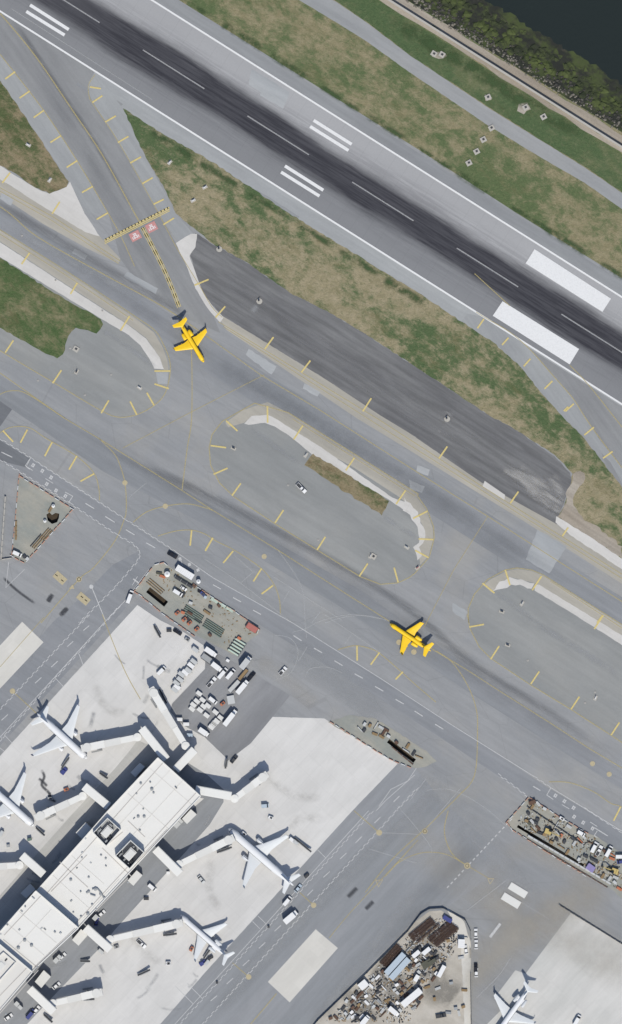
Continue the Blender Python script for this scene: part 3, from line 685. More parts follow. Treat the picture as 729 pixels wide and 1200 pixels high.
for p, r in ((T('c1',(427,250))[0],1.35),(T('c1',(565,330))[0],1.35),(T('c1',(270,580))[0],1.4),(T('c2',(203,502))[0],1.3),(T('e3',(55,70))[0],1.4),(T('e3',(200,188))[0],1.6),(T('e2',(596,75))[0],1.5),(T('e2',(372,323))[0],1.4),(T('e2',(150,568))[0],1.4),(T('d1',(43,262))[0],1.4),(T('d3',(628,510))[0],1.3),(T('d3',(685,546))[0],1.3),((467.6,752.6),1.4),((485,764),1.4)):
    YD.disc(p, r)
for q in (along(T('c1',(188,560))[0], T('c1',(222,590))[0], 9), along(T('c1',(268,632))[0], T('c1',(302,660))[0], 9)): YD.poly(q)
YD.poly(T('c1',(235,612),(248,598),(255,612))); YD.line(T('e2',(584,238),(608,236),(594,260),(584,238)), .35); YD.line(T('e3',(270,232),(290,232),(278,250),(270,232)), .35)
YD.done()
BK = Lines('black_marking', M['blk'], 15.5)
for t, (x, y) in (('c1',(193,566)),('c1',(213,584)),('c1',(280,640)),('c1',(294,652))):
    BK.poly(along(T(t,(x-4,y-3))[0], T(t,(x+4,y+3))[0], 1.1))
for p in (T('c1',(270,580))[0], T('e3',(200,188))[0], T('e3',(55,70))[0]):
    c = P(*p); zz = .17
    n = 14; vs = [(c.x + r*math.cos(2*math.pi*i/n), c.y + r*math.sin(2*math.pi*i/n), zz) for r in (1.0, .72) for i in range(n)]
    BK.mb.add(vs, [(i,(i+1)%n,(i+1)%n+n,i+n) for i in range(n)])
# runway holding position: dashed black on yellow across the exit
HP0, HP1 = (122.6, 281.5), (198.5, 243)
Lh = math.hypot(HP1[0]-HP0[0], HP1[1]-HP0[1])
for i in range(20):
    t = (i + .3)/20; t2 = (i + .62)/20
    BK.poly(along((HP0[0]+(HP1[0]-HP0[0])*t, HP0[1]+(HP1[1]-HP0[1])*t - .3), (HP0[0]+(HP1[0]-HP0[0])*t2, HP0[1]+(HP1[1]-HP0[1])*t2 - .3), 2.0))
# dashes of the enhanced centre line
def curve_at(pts, k=6): return smooth_line(pts, k)
ecl = curve_at(T('b1', (487,78),(520,140),(560,220),(590,290),(613,350)), 5)
BKd = ecl
for i in range(len(ecl)-1):
    if i % 2 == 0: BK.line([(ecl[i][0]+1.1, ecl[i][1]-.4), (ecl[i+1][0]+1.1, ecl[i+1][1]-.4)], .35); BK.line([(ecl[i][0]-1.3, ecl[i][1]+.5), (ecl[i+1][0]-1.3, ecl[i+1][1]+.5)], .35)
BK.done()
HY = Lines('holding_line', M['yel2'], 14)
HY.line([(HP0[0], HP0[1]+2.2), (HP1[0], HP1[1]+2.2)], .5); HY.line([(HP0[0]+.4, HP0[1]+4), (HP1[0]+.4, HP1[1]+4)], .4); HY.line([HP0, HP1], .7)
HY.line(ecl, .5); HY.line([(p[0]+1.9, p[1]-.7) for p in ecl], .25); HY.line([(p[0]-2.0, p[1]+.9) for p in ecl], .25)
HY.done()
RD = Lines('surface_sign', M['redp'], 14)
def sgn(cx, cy, hw, hh, ang=27):
    c, s = math.cos(R(ang)), math.sin(R(ang))
    return [(cx + x*c + y*s, cy - x*s + y*c) for x, y in ((-hw,hh),(hw,hh),(hw,-hh),(-hw,-hh))]
for cx, cy in ((158.6,276.5),(177.6,266.3)): RD.poly(sgn(cx, cy, 6.2, 5.2))
RD.done()
def ground_text(txt, cx, cy, size, ang, mat, z):
    cu = bpy.data.curves.new('surface_lettering', 'FONT'); cu.body = txt; cu.size = size; cu.align_x = 'CENTER'; cu.align_y = 'CENTER'; cu.space_line = .8; cu.offset = .08
    o = bpy.data.objects.new('tmp', cu); COL.objects.link(o); dg = bpy.context.evaluated_depsgraph_get()
    me = bpy.data.meshes.new_from_object(o.evaluated_get(dg)); bpy.data.objects.remove(o)
    me.materials.clear(); q = link('surface_lettering', me, mat); p = P(cx, cy); q.location = (p.x, p.y, z); q.rotation_euler = (0, 0, R(ang)); q['kind'] = 'structure'
for cx, cy in ((158.6,276.5),(177.6,266.3)): ground_text('22\n13-31', cx, cy, 1.75, 27, M['whp2'], .157)

# ================================================================ STAINS AND WEAR
S_dark = stain_mat('tyre_track', A(104,106,112), .34, .1, .2, .6, True)
S_soft = stain_mat('traffic_wear', A(118,121,128), .2, .03, .2, .7)
S_dust = stain_mat('dust', A(196,190,180), .5, .025, .2, .8)
S_light = stain_mat('scraped', A(196,195,196), .5, .12, .5, .75, True)
S_oil = stain_mat('oil', A(84,86,92), .75, .3, .2, .5)
S_scuff = stain_mat('scuff', A(176,178,182), .55, .09, .3, .65)
stain([(120,530),(200,560),(262,590),(372,648),(478,712),(545,772),(640,832),(735,900)], 7, S_dark)
stain([(60,485),(200,565),(372,665),(470,725),(530,775),(640,850),(760,935)], 13, S_soft)
stain([(0,258),(120,335),(200,385),(300,450),(420,525),(560,612),(729,722)], 10, S_soft)
stain([(235,425),(300,455),(420,530),(560,625),(620,660)], 16, S_soft)
stain([(-20,228),(100,300),(220,372)], 7, S_dark)
stain([(40,80),(90,160),(150,265),(200,350),(235,420)], 9, S_soft); stain([(10,15),(60,90),(110,165),(158,250)], 4, S_dark)

stain([(0,260),(80,305),(170,352)], 6, S_scuff)
stain([(470,960),(560,1040),(660,1095),(760,1150)], 34, S_dust); stain([(545,1150),(600,1105),(660,1060),(720,1050)], 30, S_dust); stain([(556,1190),(570,1120),(640,1080),(700,1030)], 24, S_dust)
stain([(553,1060),(600,1000),(650,1010),(720,1060)], 16, S_dust); stain([(590,1040),(640,1090)], 22, S_dust)
stain([(330,760),(400,800),(440,850)], 22, S_scuff); stain([(300,770),(340,800),(370,830)], 12, S_dust)
stain([(480,900),(540,960),(600,1030),(640,1090)], 22, S_scuff)
stain([(250,1190),(330,1100),(450,985),(520,920)], 12, S_scuff); stain([(440,1130),(500,1050),(560,990)], 18, S_soft); stain([(360,1210),(430,1120),(500,1030)], 10, S_scuff)
for p in ([(56,706),(62,696)], [(70,722),(80,712)], [(407,1052),(419,1040)], [(428,1066),(438,1056)], [(56,705),(60,698)], [(72,720),(78,713)]): stain([p[0], ((p[0][0]+p[1][0])/2, (p[0][1]+p[1][1])/2), p[1]], 3.2, S_oil)
stain([(3,676),(20,692),(42,708)], 2.0, S_oil)
# scraped infield
S_scr = stain_mat('scraped_pale', A(188,186,185), .6, .11, .36, .6, True)
for a in (((612,562),(632,580),(646,598)), ((622,560),(642,580),(655,596)), ((606,548),(622,560),(638,572)), ((630,566),(648,584),(654,604)), ((598,552),(616,566),(632,584)), ((590,548),(606,560),(624,576)), ((645,556),(655,575),(655,598))): stain(list(a), 8, S_scr)
S_gv = stain_mat('green_growth', A(72,94,60), .85, .12, .38, .62)
for c0, x0, n_ in ((-136.0, 150, 11), (42.5, 175, 6)):
    for k in range(n_): xx = x0 + k*55 + random.uniform(-8,8); stain([rl(xx, c0), rl(xx+22, c0+random.uniform(-1,0)), rl(xx+50, c0)], random.uniform(3,6.5), S_gv)
stain([(450,20),(520,60),(600,110),(690,165)],10,S_gv)
S_wear2 = stain_mat('yard_mud', A(150,146,140), .8, .1, .3, .6)
for a in (((606,560),(640,588),(655,596)), ((618,572),(636,590),(650,602)), ((612,552),(635,565),(655,585)), ((630,560),(648,575),(664,586)), ((598,548),(612,560),(628,574))): stain(list(a), 7, S_light)
for a in (((300,352),(320,352),(330,350)), ((282,338),(295,345),(304,352)), ((512,488),(524,484),(532,488)), ((521,500),(526,488),(530,482)), ((255,290),(262,296),(272,302)), ((520,512),(528,508),(534,514))): stain(list(a), 4, S_light)
S_line = stain_mat('thin_scrape', A(150,150,153), .3, .1, .35, .7, True)
for y0 in (4, 13, 25, 31, 44): stain([(250+y0*.4,318+y0), (360+y0*.5,385+y0), (470+y0*.5,455+y0), (600,535+y0*.8)], 1.6, S_line)
stain([(296,366),(298,362),(302,358)], 5, S_scuff)
stain(T('c3',(100,80),(115,62),(128,45)), 3, S_light)
for a in (((440,1130),(460,1150),(470,1175)),((480,1100),(500,1120),(505,1150)),((500,1150),(520,1160),(535,1170)),((400,1180),(430,1175),(450,1190))): stain(list(a), 22, S_wear2)
# trench patches across the islands
stain(T('b1', (350,430),(400,460),(540,560)), 4, S_scuff); stain(T('c2', (150,60),(330,190)), 4, S_scuff); stain(T('c2', (600,360),(729,440)), 4, S_scuff); stain(T('d3', (380,0),(550,100),(729,215)), 5, S_scuff); stain(T('c3', (290,620),(440,729)), 4, S_scuff)
for p in ((255,575),(105,570)): stain([T('b1',(p[0]-14,p[1]))[0], T('b1',(p[0],p[1]))[0], T('b1',(p[0]+14,p[1]))[0]], 5, S_light)
stain([(86,438),(89,435),(92,431)], 4.5, S_light)
# apron: marks of tyres and spilt fluid
random.seed(3)
for i in range(34):
    x = random.uniform(20, 240); y = random.uniform(770, 1190); a = random.uniform(0, 6.28); r = random.uniform(6, 26)
    stain([(x,y),(x+r*math.cos(a)*.5, y+r*math.sin(a)*.5+2),(x+r*math.cos(a), y+r*math.sin(a))], random.uniform(1.2,3.5), S_scuff)
S_ap = stain_mat('apron_stain', A(180,177,172), .22, .2, .3, .7)
for a in ([(48,901),(52,910),(49,920),(58,930),(57,938)], [(45,912),(50,916),(56,922)], [(58,928),(60,936),(66,940)]): stain(a, 2.2, S_oil)
for a in (((300,900),(340,930),(380,935)),((110,800),(125,830),(150,835)),((90,940),(100,930),(125,905)),((150,1090),(170,1115),(190,1130)),((330,990),(350,960),(380,960)),((250,1000),(245,1040),(260,1070))): stain(list(a), 7, S_ap)
# ================================================================ OBJECT MATERIALS
K = {}
K['white'] = plain('white_enamel', A(240,240,242), .35, .03)
K['plane'] = plain('aircraft_white', A(239,240,244), .3, .02, scale=.3)
K['planegrey'] = plain('aircraft_grey', A(214,217,222), .4, .03, scale=.3)
K['planeblue'] = plain('engine_blue', A(60,72,128), .35, .03)
K['yplane'] = plain('yellow_aircraft_paint', (.74, .48, .02, 1), .4, .07, scale=.5)
K['yplane2'] = plain('yellow_aircraft_trim', (.36, .23, .01, 1), .5, .05)
K['glass'] = plain('dark_glass', A(40,46,56), .15, .02)
K['tyre'] = plain('tyre_rubber', (.02,.02,.022,1), .9, .05)
K['metal'] = plain('galvanised_steel', A(150,152,155), .5, .1, .3)
K['dark'] = plain('dark_steel', A(70,72,78), .6, .15)
K['bridge'] = plain('bridge_cladding', A(238,237,235), .5, .03)
K['bridge2'] = plain('bridge_cladding_worn', A(226,225,223), .5, .04)
K['roof'] = plain('roof_membrane', A(238,236,233), .8, .035, scale=.15)
K['roof2'] = plain('roof_membrane_old', A(229,226,222), .8, .035, scale=.2)
K['trim'] = plain('parapet_cap', A(205,200,196), .6, .05)
K['wall'] = plain('facade_panel', A(170,170,170), .6, .05)
K['conc'] = plain('cast_concrete', A(190,186,180), .9, .1)
K['grey'] = plain('grey_paint', A(165,168,172), .5, .08)
K['lgrey'] = plain('light_grey_paint', A(200,202,204), .5, .06)
K['silver'] = plain('silver_paint', A(182,184,190), .3, .03, .3)
K['black'] = plain('black_paint_gloss', A(42,42,50), .3, .05)
K['blue'] = plain('blue_paint', A(70,78,140), .4, .08)
K['purple'] = plain('violet_tarp', A(150,140,190), .7, .1)
K['lblue'] = plain('light_blue_roofing', A(186,200,214), .5, .05)
K['red'] = plain('red_tarp', A(190,120,112), .8, .15)
K['rust'] = plain('rusty_steel', A(112,88,76), .85, .25, scale=2.5)
K['orange'] = plain('orange_plastic', A(222,172,150), .6, .12)
K['orange2'] = plain('orange_machine', A(200,124,92), .5, .12)
K['yellow'] = plain('machine_yellow', A(206,184,120), .5, .12)
K['timber'] = plain('timber', A(160,136,104), .9, .2, scale=3)
K['green'] = plain('green_pipe', A(110,130,122), .5, .12)
K['pgreen'] = plain('pale_green_sheet', A(196,212,200), .6, .08)
K['olive'] = plain('olive_tarp', A(98,98,88), .9, .15)
K['rock'] = plain('riprap_rock', A(150,144,134), .95, .45, scale=1.6)

# ================================================================ SEAWALL, RIPRAP, SEAWEED
def wp(u_px, d, z): x, y = wallpt(u_px, d); q = P(x, y); return Vector((q.x, q.y, z))
wall = MB()
a0, a1 = wp(-200, 5, 0), wp(950, 5, 0); dW = (a1-a0).normalized(); nW = Vector((-dW.y, dW.x, 0)); LW = (a1-a0).length
mid = (a0+a1)/2
wall.box(mid.x, mid.y, 0, LW, .7, 2.2, math.atan2(dW.y, dW.x)); wall.box(mid.x, mid.y, 2.2, LW, 1.0, .2, math.atan2(dW.y, dW.x))
o = wall.build('seawall', K['conc']); tagk(o, None, 'long straight pale concrete seawall between green grass and shore rocks', 'wall')
def rocks(name, n, urange, vrange, rr, mat, zf, flat=.7):
    mb = MB()
    for i in range(n):
        u = random.uniform(*urange); v = random.uniform(*vrange); c = shore(u, v, 0); z = zf(v); r = random.uniform(*rr)
        vs = []; base = [(1,0,0),(.3,.95,0),(-.8,.6,0),(-.8,-.6,0),(.3,-.95,0),(.5,.1,.8),(-.4,.3,.9),(-.2,-.5,.75)]
        a = random.uniform(0, 6.28)
        for x, y, zz in base:
            k = r * random.uniform(.75, 1.2); vs.append((c.x + k*(x*math.cos(a)-y*math.sin(a)), c.y + k*(x*math.sin(a)+y*math.cos(a)), z + zz*k*flat - .1))
        mb.add(vs, [(0,1,5),(1,6,5),(1,2,6),(2,3,6),(3,7,6),(3,4,7),(4,5,7),(4,0,5),(5,6,7)])
    o = mb.build(name, mat); o['kind'] = 'stuff'; return o
random.seed(11)
def zb(v): return -.17*v
rocks('riprap', 900, (-160, 200), (-.8, 3.6), (.3, .85), K['rock'], lambda v: max(zb(v), -.9) if v > 0 else 0)
K['rockd'] = plain('wet_rock', A(86,84,80), .8, .5, scale=1.2)
rocks('shore_boulders', 1100, (-160, 200), (2.0, 8.5), (.4, 1.1), K['rockd'], zb)
mwd, n, bs = newmat('seaweed')
col = mixc(n, ramp(n, noise(n, coords(n, RW, 1.5), .16, 7, .7), .4, .6), A(52,58,42), A(84,94,54))
n.links.new(col, bs.inputs["Base Color"])
rocks('seaweed', 1000, (-160, 200), (5, 17.5), (1.0, 2.8), mwd, lambda v: zb(v) - .1, .45)

# ================================================================ TERMINAL
random.seed(5)
def prism(mbs, pts, z0, z1, lean=True):
    """map polygon seen at height z1, extruded from z0: walls into mbs[0], roof into mbs[1]"""
    q = [P(x, y, z1) for x, y in pts]; n = len(q)
    ar = sum(q[i].x*q[(i+1)%n].y - q[(i+1)%n].x*q[i].y for i in range(n))
    if ar < 0: q = q[::-1]
    lo = [(v.x, v.y, z0) for v in q]; hi = [(v.x, v.y, z1) for v in q]
    mbs[0].add(lo + hi, [(i, (i+1)%n, (i+1)%n+n, i+n) for i in range(n)])
    mbs[1].add(hi, [tuple(range(n))])
def fmat():
    m, n, b = newmat('terminal_facade')
    tc = nd(n, "ShaderNodeTexCoord"); sp = nd(n, "ShaderNodeSeparateXYZ"); n.links.new(tc.outputs["Object"], sp.inputs[0])
    f = mathn(n, 'FRACT', mathn(n, 'DIVIDE', sp.outputs[2], 4.8)); band = mathn(n, 'MULTIPLY', mathn(n, 'GREATER_THAN', f, .35), mathn(n, 'LESS_THAN', f, .8))
    s = mathn(n, 'FRACT', mathn(n, 'DIVIDE', mathn(n, 'ADD', mathn(n, 'ADD', sp.outputs[0], sp.outputs[1]), 900), 2.4)); mull = mathn(n, 'GREATER_THAN', s, .07)
    g = mathn(n, 'MULTIPLY', band, mull)
    n.links.new(mixc(n, g, A(176,176,176), A(52,64,78)), b.inputs["Base Color"])
    n.links.new(mathn(n, 'SUBTRACT', .7, mathn(n, 'MULTIPLY', g, .55)), b.inputs["Roughness"]); return m
K['facade'] = fmat()
HT1, HT2, HT3 = 13.5, 18.5, 21.5
term = empty('terminal_building', P(110, 1010), 0, 'long white roofed airport terminal with rooftop plant wells and gates on both sides', 'terminal')
def tpart(name, mb, mat): 
    o = mb.build(name, mat); o.parent = term; o.matrix_parent_inverse = Matrix.Translation(-term.location); return o
def block(pts, z0, z1, roofmat, par=.9):
    wl, rf, cp = MB(), MB(), MB(); prism((wl, rf), pts, z0, z1)
    q = [P(x, y, z1) for x, y in pts]
    for i in range(len(q)):
        a, b = q[i], q[(i+1) % len(q)]; m_ = (a+b)/2; L = (b-a).length
        cp.box(m_.x, m_.y, z1 + .004, L + .0, .5, par*.6 + i*.004, math.atan2((b-a).y, (b-a).x))
    tpart('wall', wl, K['facade']); tpart('roof', rf, roofmat); tpart('parapet', cp, K['roof'])
T1 = [(185,888),(235,933),(219,950),(181,991),(92,1087),(43,1044),(97,984),(125,952)]
T2 = [(42,1044),(92,1087.5),(38,1138),(-7,1100)]
T3 = [(38,1139),(-7,1101),(-60,1157),(-110,1215),(-60,1260),(-14,1200)]
block(T1, 0, HT1, K['roof']); block(T2, 0, HT2, K['roof']); block(T3, 0, HT3, K['roof2'])
# raised roof seams
rs = MB()
def seam(mb, p, q, z, wd=.35, h=.18):
    a, b = P(*p, z), P(*q, z); m_ = (a+b)/2; mb.box(m_.x, m_.y, z + .01, (b-a).length, wd, h, math.atan2((b-a).y, (b-a).x))
for p, q, z in (((230,929),(88,1083),HT1),((192,884+9),(55,1047),HT1),((144,975),(128,988),HT1),((120,994),(154,1027),HT1),((150,1029),(112,1068),HT1),((102,972+30),(60,1045),HT1),((70,1010),(103,1040),HT1),((150,962),(170,981),HT1),((160,1010),(196,972),HT1)):
    seam(rs, p, q, z)
for p, q in (((48,1050),(5,1096)),((88,1088),(40,1134)),((44,1134),(4,1101))): seam(rs, p, q, HT2)
for p, q in (((45,1137),(10,1176)),((32,1134),(-5,1172)),((10,1176),(-20,1210))): seam(rs, p, q, HT3)
tpart('roof_seam', rs, K['trim'])
# plant wells: a tall screen round sunk machinery
def well(c4, z, h, seed):
    r_ = random.Random(seed); q = [P(x, y, z+h) for x, y in c4]; sw = MB()
    for i in range(4):
        a, b = q[i], q[(i+1)%4]; m_ = (a+b)/2; sw.box(m_.x, m_.y, z+.006, (b-a).length + .35, .35, h + i*.003, math.atan2((b-a).y, (b-a).x))
    tpart('plant_screen', sw, K['bridge2'])
    fl = MB(); k = .985; c = sum(q, Vector())/4
    fl.add([(c.x+(v.x-c.x)*k, c.y+(v.y-c.y)*k, z+.05) for v in q], [(0,1,2,3)]); tpart('plant_floor', fl, K['grey'])
    ex = (q[1]-q[0]); ey = (q[3]-q[0]); an = math.atan2(ex.y, ex.x); lx, ly = ex.length, ey.length
    ux, uy = ex.normalized(), ey.normalized()
    u = MB(); u.box(c.x, c.y, z+.1, lx*.45, ly*.55, h*.75, an); u.box(c.x, c.y, z+.1+h*.75, lx*.36, ly*.45, .3, an); tpart('air_handler', u, K['bridge2'])
    for i in range(9):
        s = r_.uniform(-.38, .38); side = i % 4
        if side == 0: o_ = ux*lx*s + uy*ly*.37
        elif side == 1: o_ = ux*lx*s - uy*ly*.37
        elif side == 2: o_ = uy*ly*s + ux*lx*.36
        else: o_ = uy*ly*s - ux*lx*.36
        u = MB(); p = c + o_; u.box(p.x, p.y, z+.1, r_.uniform(.7,1.8), r_.uniform(.6,1.1), r_.uniform(.8,h*.8), an + r_.choice((0, 1.57))); u.cyl((p.x,p.y,z+.5),(p.x,p.y,z+h*.7), .3, .3, 8)
        tpart('rooftop_unit', u, r_.choice([K['dark'], K['grey'], K['dark'], K['metal']]))
well([(126,959),(141,972.5),(124.5,991.5),(109.5,976)], HT1, 3.2, 1)
well([(153,985),(168.5,999),(152,1018),(135.5,1003)], HT1, 5.0, 2)
well([(4,1116),(18,1128),(-6,1155),(-22,1140)], HT3-3, 4.0, 3)
for (x, y, z, s) in ((165,918,HT1,.7),(178,925,HT1,.9),(180,929,HT1,.6),(162,957,HT1,.8),(169,965-8,HT1,.8),(168,978-30,HT1,.5),(164,989-16,HT1,.6),(83,1031,HT1,.8),(104,1028,HT1,.6),(96,975+30,HT1,.5),(124,1006,HT1,.6),(104,1045,HT1,.8),(112,1042,HT1,1.0),(118,1048,HT1,.8),(102,1046,HT1,.6),(122,1052,HT1,.7),(29,1102,HT2,.9),(37,1108,HT2,.9),(21.5,1111,HT2,.9),(95,1074,HT1,.6),(103,1071,HT1,.9),(108,1060,HT1,.6),(113,1065,HT1,.6),(7,1188,HT3,.6),(-2,1187,HT3,.6),(150,1040-6,HT1,.5),(86,1069,HT1,.5),(160,930,HT1,.5)):
    if x < 0: continue
    v = MB(); p = P(x, y, z+s); v.cyl((p.x,p.y,z+.02),(p.x,p.y,z+s*.8), s*.75, s*.6, 10); v.cyl((p.x,p.y,z+s*.8),(p.x,p.y,z+s*1.1), s*.95, s*.3, 10); tpart('roof_vent', v, K['grey'])
# a run of ducts on the middle roof
d_ = MB()
for a, b in (((108,1042),(114,1041)),((114,1041),(119,1047)),((119,1047),(121,1051)),((106,1048),(112,1050))):
    p, q = P(*a, HT1), P(*b, HT1); d_.cyl((p.x,p.y,HT1+.7),(q.x,q.y,HT1+.7), .35)
tpart('roof_duct', d_, K['grey'])
rr = random.Random(8)
def inp(p, poly):
    x, y = p; c = False; n = len(poly)
    for i in range(n):
        x0, y0 = poly[i]; x1, y1 = poly[(i+1) % n]
        if (y0 > y) != (y1 > y) and x < (x1-x0)*(y-y0)/(y1-y0)+x0: c = not c
    return c
k = 0
while k < 22:
    p = (rr.uniform(0, 235), rr.uniform(890, 1135)); hz = HT1 if inp(p, T1) else HT2 if inp(p, T2) else None
    if hz is None or any(math.hypot(p[0]-cx, p[1]-cy) < 24 for cx, cy in ((125,975),(152,1001))): continue
    v = MB(); q = P(*p, hz); v.box(q.x, q.y, hz+.02, rr.uniform(.5,1.6), rr.uniform(.4,.9), rr.uniform(.3,1.0), R(AP) + rr.choice((0,1.57))); tpart('rooftop_unit', v, rr.choice([K['lgrey'], K['grey'], K['metal']])); k += 1
for p, q in (((199,903),(120,988)),((214,915),(150,985)),((84,1003),(122,1036)),((140,1030),(98,1076)),((175,900),(226,944)),((150,930),(198,972)),((62,1026),(104,1064))):
    v = MB(); a, b = P(*p, HT1), P(*q, HT1); v.box((a.x+b.x)/2, (a.y+b.y)/2, HT1+.006, (b-a).length, .22, .05 + .003*k, math.atan2((b-a).y, (b-a).x)); k += 1; tpart('membrane_seam', v, K['roof2'])
for p, q in (((22,1068),(66,1105)),((8,1082),(52,1120)),((60,1066),(14,1116))):
    v = MB(); a, b = P(*p, HT2), P(*q, HT2); v.box((a.x+b.x)/2, (a.y+b.y)/2, HT2+.006, (b-a).length, .22, .05 + .003*k, math.atan2((b-a).y, (b-a).x)); k += 1; tpart('membrane_seam', v, K['roof2'])
# low annexes against the long walls
for pts, z in ((T(tile(90,860,110),(490,225),(530,255),(455,338),(418,300)),5.5),(T(tile(0,960,110),(665,25),(712,70),(640,157),(588,105)),6.5),(T(tile(90,940,110),(465,530),(510,568),(440,650),(395,610)),5),
               (T(tile(0,1060,110),(630,190),(680,240),(610,320),(560,275)),5),(T(tile(0,1060,110),(340,510),(395,560),(320,650),(270,600)),5),(T(tile(180,940,110),(290,55),(335,95),(260,170),(220,130)),5),(T(tile(0,960,110),(235,500),(278,545),(205,615),(160,575)),4)):
    a_, b_2 = MB(), MB(); prism((a_, b_2), pts, 0, z); tpart('annex_wall', a_, K['wall']); tpart('annex_roof', b_2, K['bridge2'])
# kerbside canopies and plant along the SE wall
for p, wd in (((208,966),8),((112,1075),7),((66,1125),6),((70,1121),4),((20,1176),5),((24,1180),4),((212,962),4)):
    v = MB(); q = P(*p); v.box(q.x, q.y, 0, wd*MPP, 2.2, 3.0, R(AP)); tpart('ground_plant', v, K['lgrey'])

# ================================================================ AIRCRAFT
def ring(x, ry, rz, zc, n=18): return [(x, ry*math.cos(2*math.pi*i/n), zc + rz*math.sin(2*math.pi*i/n)) for i in range(n)]
def foil(x_le, chord, y, z, th, n=None):
    prof = [(0,0),(.04,.45),(.15,.85),(.35,1),(.7,.6),(1,.04),(1,-.04),(.7,-.35),(.35,-.6),(.12,-.5),(.03,-.28)]
    return [(x_le - chord*a, y, z + th*b/2) for a, b in prof]
def vfoil(x_le, chord, z, th):
    prof = [(0,0),(.06,.6),(.3,1),(.7,.6),(1,.04),(1,-.04),(.7,-.6),(.3,-1),(.06,-.6)]
    return [(x_le - chord*a, th*b/2, z) for a, b in prof]
def airliner(name, nose, tail, L, RR, zc, span, wing, eng, tailp, label, mats, group=None, ttail=False, cat='airliner', bump_=0):
    """nose, tail: map points giving heading; all stations in metres back from the nose.
    wing=(rootLE, rootChord, tipLE, tipChord, z, rise); eng=('wing'|'rear', station, y, radius, length); tailp=(rootLE, rootChord, tipLE, tipChord, half span, z, fin root LE, fin root chord, fin tip LE, fin tip chord, fin top)"""
    a, b = P(*nose, zc), P(*tail, zc); d = (a-b).normalized(); org = a - d*L/2
    root = empty(name, (org.x, org.y, 0), math.atan2(d.y, d.x), label, cat, group)
    X = lambda s: L/2 - s
    body = MB(); st = [(0,.04,-.35),(.008,.3,-.3),(.022,.52,-.22),(.045,.74,-.12),(.075,.9,-.03),(.11,1,0),(.62,1,0),(.72,.93,.07),(.82,.74,.25),(.9,.5,.45),(.96,.3,.62),(1,.1,.72)]
    body.loft([ring(X(s*L), RR*k, RR*k, zc + RR*o) for s, k, o in st]); fu = body.build('fuselage', mats[0], root, True)
    cw = MB()
    for sgn_ in (-1, 1):
        cw.add([(X(.030*L), sgn_*.05, zc+RR*.44), (X(.030*L), sgn_*RR*.48, zc+RR*.30), (X(.046*L), sgn_*RR*.56, zc+RR*.42), (X(.048*L), sgn_*.05, zc+RR*.68)], [(0,1,2,3)])
    cw.build('cockpit_window', K['glass'], fu)
    for sgn_ in (-1, 1):
        wr = MB(); wr.box(X(.42*L), sgn_*(RR*.975), zc + RR*.22, L*.56, .06, .36)
        wr.build('window_row', K['glass'], fu)
    rLE, rC, tLE, tC, wz, rise = wing
    for sgn_ in (-1, 1):
        wm = MB(); hs = span/2
        ky = .38; kLE = rLE + (tLE-rLE)*ky; kC = rC*.60 if not ttail else rC*.68
        wm.loft([foil(X(rLE), rC, 0, wz, .9), foil(X(rLE+.4), rC*.98, sgn_*RR*.9, wz+.05, .8), foil(X(kLE), kC, sgn_*hs*ky, wz + rise*ky, .55), foil(X(tLE), tC, sgn_*hs*.985, wz+rise, .22), foil(X(tLE+.5), tC*.75, sgn_*hs, wz+rise+.1, .1)])
        wo = wm.build('wing', mats[1], root)
        wl_ = MB(); wl_.loft([foil(X(tLE+.3), tC*.9, sgn_*hs*.985, wz+rise, .12), foil(X(tLE+1.2), tC*.55, sgn_*(hs+.25), wz+rise+1.9, .08)]); wl_.build('winglet', mats[2], wo)
        # flap track fairings
        for yy in (.3, .5, .7):
            ff = MB(); xx = X(rLE + (tLE-rLE)*yy + (kC + (tC-kC)*max(0,(yy-ky)/(1-ky))) - .2); ff.cyl((xx+.9, sgn_*hs*yy, wz+rise*yy-.3), (xx-.6, sgn_*hs*yy, wz+rise*yy-.25), .22, .1, 8); ff.build('flap_fairing', mats[1], wo)
        kind, es, ey, er, el = eng
        em = MB(); ez = (wz - er*.75) if kind == 'wing' else zc + RR*.35
        n_ = 14; rings_ = []
        for s, k in ((0,.86),(.06,1.0),(.4,1.02),(.8,.8),(1,.55)):
            rings_.append([(X(es + el*s), sgn_*ey + er*k*math.cos(2*math.pi*i/n_), ez + er*k*math.sin(2*math.pi*i/n_)) for i in range(n_)])
        em.loft(rings_); eo = em.build('engine', mats[3], root, True)
        pl = MB()
        if kind == 'wing': pl.box(X(es + el*.65), sgn_*ey, ez + er*.8, el*.8, .35, max(.5, wz + rise*.3 - ez - er*.6)); 
        else: pl.box(X(es + el*.55), sgn_*(RR + ey - er)/2, ez-.12, el*.6, max(.4, ey - er - RR*.5), .3)
        pl.build('pylon', mats[0], eo)
        fi = MB(); fi.cyl((X(es-.02), sgn_*ey, ez), (X(es+.25), sgn_*ey, ez), er*.8, er*.3, 12); fi.build('intake', K['dark'], eo)
        hL, hC, htL, htC, hh, hz, *_ = tailp
        hm = MB(); hm.loft([foil(X(hL), hC, 0, hz, .4), foil(X(htL), htC, sgn_*hh, hz+.25, .15)]); hm.build('tailplane', mats[1], root)
    f0, fc0, f1, fc1, ft = tailp[6:]
    fm = MB(); fm.loft([vfoil(X(f0), fc0, zc+RR*.5, .45), vfoil(X(f1), fc1, ft, .22)]); fm.build('tail_fin', mats[4], root)
